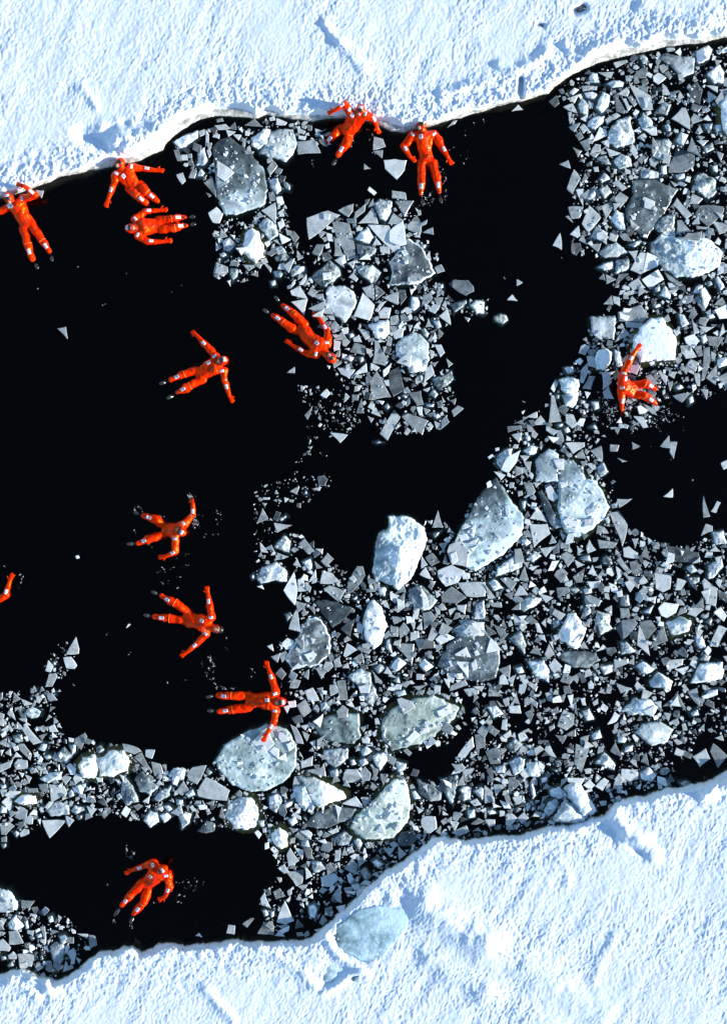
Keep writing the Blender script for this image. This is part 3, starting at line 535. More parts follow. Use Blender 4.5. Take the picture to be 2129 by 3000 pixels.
    ('w', '712,490 740,470 765,500 745,520;275,570 345,447 368,560 350,670;260,930 300,890 345,910 340,960 290,970;1305,440 1400,400 1490,440 1440,520 1360,545 1310,480;1195,555 1230,600 1250,690 1210,705;1290,900 1345,850 1425,888 1320,940;675,1010 700,925 768,970 690,1020;455,890 490,900 470,930;410,1000 470,980 500,1000 450,1055;320,1115 370,1060 420,1085;470,1450 540,1400 520,1490;1420,1000 1500,950 1530,1020 1430,1010;1430,1050 1505,1050 1510,1160;1530,1060 1560,1030 1575,1090 1545,1110;1375,1045 1400,1038 1425,1065 1395,1085;1430,1130 1470,1125 1480,1160 1440,1165;1550,980 1570,970 1590,1000 1560,1010;1450,200 1500,190 1515,230 1460,240;1500,180 1560,130 1545,220;1505,260 1580,220 1560,260;1520,290 1575,270 1545,310;1465,150 1490,120 1530,140 1480,160;1390,330 1430,310 1445,370 1405,400;1155,240 1200,160 1200,230;940,1540 960,1500 955,1560;1090,1570 1150,1510 1190,1540 1130,1600;1185,1520 1240,1480 1250,1520 1190,1540;1200,1480 1240,1440 1290,1490 1240,1480;1300,1380 1380,1340 1400,1390 1320,1430;60,1590 170,1500 215,1600 145,1675;245,1520 300,1520 315,1580 260,1590 240,1560;290,1600 340,1580 350,1620 310,1650;180,1650 210,1620 245,1640 240,1700;235,1700 290,1660 300,1720;780,1280 810,1275 815,1310 790,1310;775,1215 860,1200 850,1260 790,1260;95,545 130,535 145,565;1475,850 1520,800 1600,850 1540,890;1530,790 1610,785 1580,850;780,360 783,355 786,362;480,1770 0,0 0,0'),
    ('k', '205,90 225,40 260,50 235,110;655,830 755,760 720,890'),
    ('m', '205,285 280,195 322,240 320,328;400,380 460,350 470,430 440,445;1255,190 1345,165 1290,225;1545,770 1560,660 1624,630 1624,770;985,1090 1040,1010 1108,1060 1030,1120;870,1090 920,1060 975,1095 910,1130;1175,1070 1220,1020 1280,1080 1230,1125;1400,830 1500,770 1620,780 1624,880 1430,890;1020,1710 1100,1730 1095,1770 1040,1800;785,1640 830,1610 880,1650 800,1690;700,1150 790,1090 860,1120 870,1200 780,1220;780,1280 860,1150 915,1290 870,1355 800,1300;540,1640 710,1620 715,1700 620,1760 560,1720;860,1680 940,1650 1000,1670 920,1790;280,730 320,710 345,740 300,780;900,545 970,550 960,620 915,600;515,1330 560,1310 580,1350 530,1385;240,90 290,60 310,80 260,110;960,900 990,890 1005,1000 960,960;730,630 770,595 775,635 750,640;1000,1180 1050,1140 1060,1200;55,480 75,455 85,490 65,500;1010,1250 1090,1230 1100,1270 1040,1290;580,1780 640,1760 650,1820 590,1824;1240,800 1240,800 1240,800')],
11: [('g', '410,130 530,110 545,85 560,170;670,190 690,125 765,120 800,180 780,210 680,215;775,150 820,105 860,150 850,200 805,205;665,355 760,305 810,382;795,310 865,310 820,375;350,570 385,530 465,545 460,590 390,600;1190,470 1210,440 1290,440 1300,520 1250,560 1200,510;1400,85 1500,110 1450,150;1465,150 1555,118 1490,210;320,650 380,735 310,775 295,700;350,650 410,665 400,730;290,810 410,795 400,890 360,905;415,770 470,840 425,860;620,665 660,665 650,735 615,740;665,700 685,645 705,700;680,790 730,725 770,760 760,830;760,700 835,735 780,780;525,850 620,815 650,860 590,910 530,905;120,990 150,945 190,1055 130,1035;230,1150 285,1005 345,1140 290,1165;600,980 665,895 665,1020;550,1075 610,1075 600,1110 560,1100;100,1225 150,1150 210,1170 210,1235;365,905 440,895 410,940;515,1155 540,1100 570,1140 540,1170;940,655 1020,650 985,710;1045,640 1100,690 1050,730;1530,490 1580,450 1624,470 1560,495;570,540 640,510 645,545 600,560;700,650 730,640 750,680 710,690;605,770 630,750 635,830 610,800;635,750 650,745 655,800;680,920 740,910 720,960 690,950;730,900 780,890 790,930 750,935;150,1170 180,1140 215,1180 190,1200;240,1175 310,1165 275,1205;215,1240 250,1200 285,1245;0,1160 60,1120 80,1125 30,1185;360,1220 400,1215 410,1240 370,1245;410,1230 440,1205 450,1235 420,1250;300,940 330,920 330,960 310,975;440,930 465,920 465,945;600,400 580,370 610,350;1310,370 1330,370 1320,430;1340,400 1380,430 1340,430;1520,340 1570,320 1600,360 1550,370;1450,420 1480,380 1500,390;1360,470 1400,440 1400,490;860,190 880,160 910,180 890,200;490,15 540,30 580,60 530,50;1160,370 1210,400 1180,420;500,600 550,590 575,630;900,610 940,600 930,640;1380,470 1450,480 1420,540;1400,550 1500,500 1520,540 1450,570;820,620 860,610 880,650 830,650;1540,540 1580,515 1600,540'),
    ('w', '945,450 1000,360 1080,370 1060,470 990,480;890,540 930,490 960,560;620,360 665,380 640,465;840,430 850,415 870,450;520,360 550,370 540,420;385,540 440,530 470,560 450,590;940,470 1000,410 970,470;1340,190 1400,220 1400,250 1360,230;1205,240 1235,220 1240,280;1000,500 1060,480 1040,540;690,945 760,940 750,965;1400,600 0,0 0,0;150,620 175,610 180,650 150,660;80,545 100,530 130,560 110,590'),
    ('m', '170,300 240,280 275,330 230,420 180,390;280,350 350,325 330,370 290,390;610,580 680,530 740,570 720,630 640,640;735,600 790,580 810,620 780,680;1315,180 1440,155 1455,180 1410,390 1340,260;1445,260 1480,230 1540,240 1530,330 1480,340;455,740 530,735 570,790 480,825;440,1040 480,1020 510,1060 480,1125 445,1100;780,800 830,770 870,840 830,880;860,740 900,725 950,760 910,790;300,460 350,440 375,480 330,510;765,60 820,50 850,80 800,110;720,60 750,50 770,90 730,100;130,1070 160,1060 185,1100 150,1110;580,540 600,540 590,570;380,600 440,590 460,650 390,640;440,480 400,450 420,430;350,240 420,230 480,350 420,390 370,340;185,1080 215,1065 215,1110 190,1120;1130,270 1160,260 1200,320 1150,330;1540,270 1600,230 1624,250 1610,340;1500,400 1560,380 1560,450 1510,460;100,465 150,460 160,520 120,510')],
10: [('g', '0,90 90,55 70,110 0,145;95,90 120,55 185,65 190,120 110,125;1180,270 1230,200 1265,260 1220,300;1320,285 1380,175 1540,265 1520,335 1330,315;330,225 430,235 450,290 345,345;260,225 320,220 330,280 275,265;280,465 445,465 335,583;580,370 650,390 610,445;680,430 770,388 700,455;5,485 60,475 100,505 40,565 10,560;10,580 45,570 45,610 10,610;410,190 435,165 480,180 440,230;955,340 1005,300 995,355;145,1000 235,1005 200,1052 148,1055;60,1210 120,1205 160,1290 60,1300;-5,1270 20,1260 75,1320 60,1345 -5,1340;120,1360 240,1370 260,1400 130,1425;55,1370 90,1345 118,1370 110,1395 60,1395;305,1410 345,1410 355,1460 335,1485 305,1465;595,1235 635,1240 650,1305 600,1328;270,1180 300,1175 310,1290;1515,1225 1530,1165 1575,1170 1570,1230;440,1405 470,1460 420,1485;165,1290 205,1285 200,1325 170,1320;30,300 70,260 145,270 90,320;170,160 215,180 195,220;60,400 130,405 70,450;100,370 135,380 130,400;185,250 250,250 260,280 190,280;890,370 930,355 960,370 920,400;1250,165 1290,110 1385,95 1320,225 1270,200;70,180 110,240 80,230;125,140 165,150 150,180;235,100 290,120 260,130;0,180 35,185 30,220;5,1120 45,1130 20,1180;0,1150 30,1200 0,1200;200,1090 250,1100 240,1130;320,1270 345,1270 320,1310;480,1380 510,1370 500,1430 475,1430;510,1380 545,1400 530,1430;1380,350 1440,330 1430,370;1355,330 1415,420 1390,430;0,260 50,260 20,310;300,380 330,340 360,340 320,390;150,460 200,430 225,440 220,490 180,490;60,440 90,460 70,480;410,290 440,290 430,320;0,1210 40,1220 20,1240;440,1250 495,1250 495,1290 460,1290;1245,370 1270,360 1260,410;880,1700 0,0 0,0;655,390 690,385 680,410;350,1340 300,1330 320,1350;880,300 900,335 935,340 900,345'),
    ('w', '770,190 800,190 805,240;1310,1240 1335,1220 1357,1250;640,175 690,180 690,210 655,210;780,300 800,285 820,310 795,330;1000,265 1020,262 1015,280;250,460 275,455 270,495;800,160 830,170 830,210;550,330 560,320 575,340 560,345;970,370 1010,365 1000,385;600,260 635,245 635,262'),
    ('m', '385,20 430,0 480,40 450,75 390,70;1140,170 1180,125 1230,130 1190,245 1155,220;1240,290 1290,250 1320,300 1260,320;1020,330 1080,260 1155,225 1140,300 1070,345;480,240 590,205 550,300 500,280;470,400 500,365 570,370 575,400 510,430;960,470 1000,390 1060,410 1070,480 1010,515;1070,430 1120,410 1160,440 1100,485;1200,440 1240,410 1290,420 1270,490 1215,535;50,1160 110,1095 165,1170 120,1215 60,1190;1375,130 1400,120 1430,145 1390,175;455,280 480,250 510,300 460,320;190,120 220,105 250,130 210,150;80,550 110,530 140,550 110,585;0,620 45,615 50,645 20,660;155,570 165,550 150,540;265,1370 290,1365 300,1400 270,1410;0,1370 40,1370 50,1400 10,1410;190,1240 220,1230 240,1260 210,1280;240,1230 280,1220 290,1250 250,1260;1290,470 1310,450 1310,490;1085,370 1130,360 1170,390 1130,410;160,1140 190,1130 200,1190 170,1200;320,1110 350,1100 370,1150 330,1150;700,60 690,50 660,60;520,430 560,425 550,460 520,465;340,50 320,20 350,30;390,1240 440,1230 470,1270 420,1310;45,1440 80,1400 100,1440 60,1460;10,360 50,380 50,420 0,420;0,230 40,220 50,250 10,260;1170,320 1230,320 1240,370 1190,380;830,150 900,240 930,330 850,370 800,300')],
7: [('g', '445,998 510,882 530,960 528,995;425,1020 475,1015 518,1075 500,1097 445,1092;305,1110 325,1040 360,1080 340,1120;305,1215 330,1130 375,1125 385,1150 350,1215;85,1325 95,1255 145,1300;145,1300 220,1330 165,1345;50,1400 75,1355 110,1450;150,1500 175,1465 280,1590 225,1605;305,1450 330,1405 350,1420;85,1500 120,1455 120,1500;55,1490 60,1450 90,1510 75,1520;260,1545 320,1530 280,1580;125,1600 160,1600 215,1670 205,1710 140,1650;820,1600 930,1630 950,1650 900,1670 830,1650;900,1690 950,1655 1020,1785 980,1770;975,1640 1040,1640 1020,1700 975,1685;1015,1720 1075,1735 1095,1800 1035,1815;500,1565 570,1525 585,1550 545,1640 500,1600;125,1430 180,1430 180,1460 155,1450;0,1390 30,1400 25,1430 0,1430;0,1590 45,1560 40,1620 0,1600;45,1620 60,1560 80,1620;35,1660 70,1630 75,1680;0,1640 25,1640 10,1680;225,1655 270,1675 230,1690;370,1740 400,1735 400,1780;410,1730 440,1740 430,1775;345,1240 360,1225 370,1250 350,1260;270,1250 280,1215 300,1240;385,1250 400,1235 410,1250;230,1275 255,1258 262,1270 240,1288;285,1490 330,1480 320,1515;0,1262 18,1255 15,1300 0,1310;110,1355 145,1345 140,1385;85,1620 120,1610 130,1640 100,1650;200,1780 240,1760 260,1790 210,1800;250,1745 310,1760 300,1790 260,1770;900,1750 910,1735 935,1750 920,1780;845,1800 860,1760 860,1800'),
    ('w', '350,1520 388,1555 350,1555;250,1730 275,1680 290,1700 275,1745;90,1690 110,1655 150,1690;395,1680 410,1655 420,1680 405,1705;505,340 525,335 535,355 515,360;845,825 860,795 878,797;480,375 492,362 490,380;505,490 515,485 520,502'),
    ('m', '155,1400 215,1345 285,1380 270,1420 210,1435;75,1540 150,1530 165,1590 100,1595;245,1640 290,1595 325,1600 310,1655;370,1700 430,1635 480,1680 440,1720;460,1600 510,1600 515,1660 480,1680;225,1240 250,1230 250,1255 230,1255;345,1050 370,1040 385,1070 360,1080;640,1620 680,1600 710,1640 690,1670 640,1660;290,1680 350,1660 350,1700 310,1710;350,1280 370,1250 375,1275;200,1290 220,1280 225,1310 205,1310;1140,1810 1170,1770 1230,1780 1220,1830;20,1530 10,1500 0,1520')],
4: [('g', '385,508 443,497 455,580;1450,65 1525,95 1500,160 1430,140;1545,55 1600,65 1595,95 1545,85;1480,25 1470,5 1520,10'),
    ('m', '1540,100 1600,110 1600,160 1555,200 1540,150;1460,40 1480,30 1480,55 1462,60;1535,15 1560,20 1550,40'),
    ('w', '1520,190 1545,180 1545,228')],
12: [('w', '915,120 1025,125 1030,190 915,215;1010,250 1050,215 1040,260;1155,170 1210,185 1225,240 1160,220;660,230 700,190 740,230 700,260;740,240 800,180 830,200 790,270;545,180 670,185 640,235 560,210;100,330 160,350 180,390 130,385'),
     ('g', '140,430 165,410 218,450 170,510 140,500;220,450 265,405 297,450 250,490;185,310 250,295 240,350 215,360;160,180 185,175 240,215 155,290;60,225 150,230 75,305;0,230 50,270 60,340 0,350;0,460 70,460 70,500 30,515;45,305 65,310 65,375;55,190 80,175 120,190 120,220;20,170 45,160 50,200 20,215;240,350 260,300 270,330;100,400 130,400 140,435 100,440;140,510 190,500 190,530 150,530;0,390 12,395 10,450 0,450'),
     ('m', '1035,150 1100,100 1155,160 1120,205 1050,195;10,400 50,390 90,420 30,430;190,390 220,370 260,390 210,420;390,400 420,340 480,310 500,350 460,420 420,450;430,260 500,235 560,300 500,330 440,300;1200,215 1240,200 1250,240;1300,210 1350,195 1385,215 1330,250;660,640 0,0 0,0;290,60 360,90 350,160 300,170;370,180 420,170 420,210 380,220;290,330 320,330 350,380 310,370;460,60 510,50 520,100 480,110;450,125 490,125 490,150;300,220 320,200 350,300 320,330')],
}

# big floes: key, tile, outline, tone, relief, top height, tint, label, short name
FLOES = [
 ('a', 0, '475,330 490,310 512,304 560,340 592,380 598,425 592,458 560,470 530,480 500,478 484,440 480,395', .36, .25, .045, (.93,1,1), 'large grey slab of ice with snowy white lower half, near the upper snow edge', 'the large grey slab with snowy half'),
 ('b', 2, '180,890 250,860 340,858 370,960 335,1040 290,1085 200,1060 110,1030 140,980', .60, .8, .06, (.98,1,.98), 'rounded pale floe beside the whiter block, just under the upper snow edge', 'the pale floe under the snow edge'),
 ('c', 2, '60,920 150,855 195,870 180,960 100,1005 55,970', .82, .8, .09, (1,1,1), 'small white block pressed against the pale floe under the upper snow edge', 'the white block under the snow edge'),
 ('d', 2, '0,1640 20,1560 65,1520 110,1560 145,1640 135,1720 90,1760 50,1740 15,1700', .92, .7, .12, (1,1,1), 'bright white upright lump of ice with a yellowish foot in the upper left ice patch', 'the bright white lump'),
 ('e', 5, '570,225 680,215 750,265 770,330 735,400 685,470 545,365', .66, .15, .03, (1,1,1), 'smooth whitish many sided sheet right of the diagonal swimmer, two dark slots in it', 'the smooth whitish slotted sheet'),
 ('f', 5, '975,60 1050,-20 1110,-110 1190,-50 1260,50 1292,140 1230,182 1180,215 1080,216 980,220 1005,130', .30, .7, .05, (1,1,1), 'dark pitted floe with thick white rim at the right of the middle ice patch', 'the dark floe with white rim'),
 ('g', 5, '1025,620 1060,570 1150,530 1210,555 1250,610 1255,720 1220,800 1120,808 1090,740 1030,690', .66, .6, .06, (.95,1,1), 'roundish bluish white floe in the middle ice patch with a white triangle lying on it', 'the round bluish floe'),
 ('h', 5, '840,480 980,445 990,540 940,580 890,570', .80, .3, .08, (.97,1,1), 'square white block with a dark upper edge, in the middle ice patch', 'the square white block'),
 ('i', 6, '1110,-70 1180,-130 1260,-110 1370,-100 1470,-110 1540,-60 1590,-10 1575,90 1500,140 1400,165 1280,165 1170,80 1100,-10', .76, 1.0, .11, (.93,1,1), 'very large snow topped blue white floe in the upper right ice field', 'the big snow topped floe'),
 ('j', 3, '985,1205 1130,1200 1300,1262 1240,1370 1130,1540 1085,1600 1010,1560 950,1470 935,1400 990,1300', .27, .3, .03, (.97,1,.97), 'large dark grey triangular slab carrying a single white square piece, upper right ice field', 'the large dark triangular slab'),
 ('k', 3, '1165,390 1215,352 1280,370 1410,382 1400,490 1330,522 1240,440', .48, .3, .04, (1,1,1), 'grey pointed slab near the top right snow edge, paler at its lower tip', 'the grey pointed slab'),
 ('l', 6, '710,425 800,430 882,415 865,585 800,575 720,545 705,480', .53, .3, .035, (1,1,1), 'square grey sheet with soft white blotches, left of the floe the swimmer reaches over', 'the blotched square sheet'),
 ('m', 6, '985,580 1045,500 1110,440 1190,438 1250,520 1287,565 1280,725 1180,722 1040,737 990,665', .84, .25, .12, (.86,.95,1.05), 'large smooth blue white block with yellow brown foot, under a raised orange glove', 'the smooth blue white block'),
 ('n', 6, '730,720 750,665 810,640 860,660 842,740 800,790 750,780', .86, .3, .09, (.93,1,1), 'smooth white rounded block left of the raised arm of the swimmer', 'the smooth white rounded block'),
 ('o', 6, '495,850 560,825 630,850 635,930 540,945 510,915', .80, .6, .10, (.93,1,1), 'round white boulder of ice at the left tip of the right hand ice field', 'the round white boulder'),
 ('p', 6, '515,955 560,930 635,930 625,990 590,1040 540,1030', .66, .7, .07, (.95,1,1), 'pale rounded chunk just below the round white boulder', 'the pale chunk below the boulder'),
 ('q', 6, '340,1380 430,1312 500,1350 492,1537 340,1537', .56, .2, .045, (.93,1,1.03), 'pale grey house shaped sheet left of the largest mottled floe, white square on it', 'the house shaped sheet'),
 ('r', 6, '492,1385 600,1388 650,1460 680,1510 740,1520 790,1600 837,1700 800,1785 720,1855 620,1912 560,1890 520,1850 480,1700 495,1600', .64, .8, .07, (.88,.97,1.0), 'very large mottled blue and white floe right of centre, pale sheets on its lower edge', 'the largest mottled floe'),
 ('s', 6, '350,1600 385,1588 450,1710 530,1838 480,1850 420,1800', .22, .2, .04, (.85,.95,1.05), 'long dark blue grey bar of ice beside the largest mottled floe', 'the long dark bar'),
 ('t', 0, '1107,1064 1142,1115 1172,1157 1166,1197 1130,1235 1062,1278 1040,1270 1032,1225 1020,1195 1040,1160 1075,1100', .54, .35, .06, (.84,.97,1.0), 'big smooth teal grey slab, lower right side cream white, chips on its left rim', 'the big teal grey slab'),
 ('u', 8, '875,400 885,300 905,190 975,150 970,70 1120,70 1210,140 1242,230 1200,340 1130,500 1040,570 960,520 890,510 865,450', .74, 1.2, .15, (.93,1,1), 'massive white and blue floe with snowy right flank, left of the teal grey slab', 'the massive white floe'),
 ('v', 8, '90,490 130,410 230,378 305,440 300,515 200,515 120,530', .66, 1.4, .06, (1,1,1), 'small craggy white floe at the left tip of the central ice field', 'the craggy white floe'),
 ('w', 8, '485,650 540,630 640,650 750,690 700,760 605,822 540,740', .14, .3, .03, (.95,1,.98), 'dark glassy triangular slab of ice left of the white lozenge block', 'the dark glassy triangle'),
 ('x', 8, '400,810 440,760 480,740 530,760 570,830 595,900 590,1000 500,1080 420,1090 330,1100 285,1030 320,960 370,900', .36, .8, .05, (.97,1,1), 'dark veined floe, white rimmed, upper right of the cross shaped swimmer', 'the dark veined floe'),
 ('y', 8, '805,760 830,680 870,625 930,680 970,800 930,930 880,970 820,900', .78, .7, .11, (.97,1,1), 'white lozenge shaped upright block right of the dark glassy triangle', 'the white lozenge block'),
 ('z', 8, '1100,640 1110,560 1200,530 1310,640 1250,710 1180,700', .45, 1.0, .05, (1,1,1), 'mottled floe with a white bar across it, below the massive white floe', 'the mottled floe with white bar'),
 ('A', 0, '975,1490 1000,1440 1035,1415 1080,1405 1110,1435 1118,1470 1110,1515 1080,1525 1040,1520 1000,1505', .30, .5, .05, (.93,1,1.02), 'dark blue grey floe scattered with bright white pieces, in the central ice field', 'the dark floe with white pieces'),
 ('B', 8, '470,1450 600,1400 700,1392 782,1392 790,1560 740,1600 600,1590 500,1530', .40, .4, .06, (.88,1,.94), 'greenish clear block with a straight right edge, lower right of the cross shaped swimmer', 'the greenish clear block'),
 ('C', 8, '925,1460 990,1370 1150,1290 1290,1275 1400,1330 1462,1355 1440,1410 1350,1500 1200,1600 1000,1650 930,1560', .55, .9, .06, (.97,1,.86), 'long olive tinted floe studded with white lumps, above the small pool of dark water', 'the long olive floe'),
 ('E', 0, '480,1700 500,1665 545,1638 595,1618 640,1625 664,1660 662,1712 640,1745 600,1767 560,1771 520,1755 490,1725', .60, .8, .06, (.90,1,.95), 'big grey green floe with white sheets on top, under the cross shaped swimmer\'s hand', 'the big grey green floe'),
 ('F', 11, '380,170 500,180 600,230 692,290 700,320 600,350 510,385 440,300', .86, .5, .11, (1,1,.93), 'bright white tongue shaped floe with yellow submerged edges, right of the big grey green floe', 'the white tongue shaped floe'),
 ('G', 11, '720,520 760,430 880,330 1010,185 1090,190 1130,330 1110,470 1010,590 830,595 760,560', .68, .5, .08, (.95,1,.86), 'large pale olive floe with straight upper left side, near the lower snow edge', 'the pale olive floe'),
 ('H', 11, '415,480 500,410 640,365 762,390 735,450 610,510 500,530 430,510', .30, .7, .04, (1,1,1), 'flat dark leaf shaped floe left of the pale olive floe', 'the dark leaf shaped floe'),
 ('I', 11, '-130,440 -90,350 -30,310 60,310 120,400 100,500 40,535 -50,520', .78, 1.1, .09, (1,1,.97), 'white rounded lump at the edge of the lower left pool of dark water', 'the white rounded lump'),
 ('J', 11, '190,560 250,510 310,560 300,640 260,665 205,620', .80, .7, .08, (1,1,.93), 'small round cream white lump below the white rounded lump', 'the small cream lump'),
 ('L', 11, '1030,590 1060,540 1150,530 1175,590 1130,645 1060,640', .20, .7, .04, (1,1,1), 'dark round clear disc of ice touching the lower snow edge', 'the dark round disc'),
 ('N', 11, '1160,180 1250,220 1340,270 1330,330 1260,350 1180,280', .42, 1.0, .05, (1,1,.97), 'mottled grey floe right of the pale olive floe', 'the mottled grey floe'),
 ('O', 0, '172,1712 185,1695 212,1684 225,1700 222,1725 212,1742 185,1738', .92, 1.3, .13, (1,1,.95), 'left half of the twin snowy lump by the left pool, crumbly and white', 'the crumbly twin lump'),
 ('P', 0, '222,1700 245,1676 278,1678 290,1700 285,1722 250,1737 222,1735', .84, .6, .12, (.98,1,.93), 'right half of the twin snowy lump, smooth and cream white', 'the smooth twin lump'),
 ('Q', 10, '90,340 150,290 240,300 250,350 160,365', .93, .5, .09, (1,1,.96), 'bright white oval lump near the left edge of the photo', 'the bright oval lump'),
 ('R', 10, '260,190 330,145 420,140 410,190 320,215', .72, .5, .06, (.97,1,.96), 'pale oval floe above the bright oval lump', 'the pale oval floe'),
 ('S', 10, '300,400 330,355 400,335 470,370 470,430 340,445', .50, 1.0, .05, (1,1,1), 'mottled grey floe above the large grey triangle at the left pool', 'the mottled floe by the left pool'),
 ('U', 10, '-90,900 0,915 60,930 130,1010 120,1070 50,1085 -90,1080', .62, 1.1, .07, (1,1,1), 'craggy pale floe cut by the left frame edge, lower left corner', 'the craggy corner floe'),
 ('V', 10, '330,1310 380,1280 440,1290 430,1400 390,1490 355,1440', .45, .7, .05, (1,1,1), 'tapering grey floe pointing down to the lower left snow edge', 'the tapering corner floe'),
 ('W', 10, '900,190 950,120 1010,190 1060,250 1010,300 930,270', .42, .6, .05, (.95,1,1), 'blue grey curved slab left of the small upright chunks, above the lower left pool', 'the curved blue grey slab'),
 ('X', 10, '1320,540 1380,470 1450,480 1440,540 1370,555', .28, .8, .04, (1,1,1), 'dark oval floe at the top edge of the lower left pool', 'the dark oval floe'),
 ('Y', 9, '480,880 530,790 560,720 610,725 680,830 640,950 600,965 530,920', .90, .8, .12, (1,1,.96), 'bright white upright lump in the middle of the lower right ice field', 'the bright upright lump'),
 ('Z', 9, '475,1020 560,970 750,980 772,1040 700,1090 600,1090', .32, .8, .04, (1,1,.98), 'dark smoky floe just below the bright upright lump', 'the dark smoky floe'),
 ('1', 9, '1205,790 1300,740 1390,770 1370,840 1260,890', .64, 1.3, .08, (1,1,.95), 'crumbly brownish white floe in the lower right ice field', 'the crumbly brownish floe'),
 ('2', 9, '1370,1200 1440,1060 1590,1050 1608,1110 1590,1170 1480,1190', .80, .8, .09, (.98,1,.99), 'white trapezoid block near the right frame edge', 'the white trapezoid block'),
 ('3', 9, '1090,1180 1160,1115 1260,1180 1240,1240 1110,1220', .74, .9, .08, (.98,1,1), 'pale block left of the white trapezoid block', 'the pale block left of it'),
 ('4', 9, '905,1380 1000,1290 1100,1300 1170,1350 1120,1420 960,1400', .72, .8, .07, (.98,1,.97), 'pale greenish floe covered by white pieces in the lower right ice field', 'the pale greenish floe'),
 ('5', 9, '1005,1530 1060,1460 1190,1450 1265,1500 1230,1590 1120,1620', .66, .7, .06, (.98,1,.98), 'grey cream floe just below the pale greenish floe', 'the grey cream floe'),
 ('6', 3, '1575,700 1610,640 1660,600 1760,600 1800,760 1700,930 1624,920 1590,860', .88, .5, .13, (.90,.97,1.03), 'bright blue white floe cut by the right frame edge, upper right', 'the bright floe at the right edge'),
 ('7', 3, '760,1700 800,1650 880,1620 975,1690 880,1727 790,1725', .60, .8, .06, (1,1,1), 'half round mottled white floe left of the big snow topped floe', 'the half round white floe'),
 ('8', 12, '470,460 540,340 600,380 655,450 560,475', .62, .7, .10, (.90,.97,1.03), 'wedge of blue white ice lying on the lower snow edge', 'the blue white wedge'),
 ('9', 12, '545,250 610,205 670,290 730,400 660,430 600,340', .82, .3, .14, (.92,.98,1.03), 'smooth tilted white slab leaning on the lower snow edge', 'the smooth leaning slab'),
]
# ------------------------------------------------------------------ building the ice
def poly_area(p):
    return 0.5 * abs(sum(p[i][0] * p[(i + 1) % len(p)][1] - p[(i + 1) % len(p)][0] * p[i][1] for i in range(len(p))))

def centroid(p):
    return (sum(q[0] for q in p) / len(p), sum(q[1] for q in p) / len(p))

def ccw(p):
    a = sum(p[i][0] * p[(i + 1) % len(p)][1] - p[(i + 1) % len(p)][0] * p[i][1] for i in range(len(p)))
    return p if a > 0 else p[::-1]

# occupancy of the photographed area: height of whatever lies there (2 photo px cells)
GS = 2.0
GW, GH = int(2129 / GS) + 60, int(3000 / GS) + 60
GO = 30
occ = np.zeros((GH, GW))
YY, XX = np.mgrid[0:GH, 0:GW]
U_ = (XX + .5 - GO) * GS; V_ = (YY + .5 - GO) * GS
def cells(poly):
    u = [p[0] / GS + GO for p in poly]; v = [p[1] / GS + GO for p in poly]
    x0, x1 = max(0, int(min(u)) - 1), min(GW, int(max(u)) + 2)
    y0, y1 = max(0, int(min(v)) - 1), min(GH, int(max(v)) + 2)
    if x1 <= x0 or y1 <= y0: return None
    X, Y = np.meshgrid(np.arange(x0, x1) + .5, np.arange(y0, y1) + .5)
    return (slice(y0, y1), slice(x0, x1)), inside(X, Y, list(zip(u, v)))

def lay(poly, top):
    c = cells(poly)
    if c is None: return
    s, m = c
    a = occ[s]; a[m] = np.maximum(a[m], top)

def under(poly, q=92):
    c = cells(poly)
    if c is None or not c[1].any(): return 0.0
    return float(np.percentile(occ[c[0]][c[1]], q))

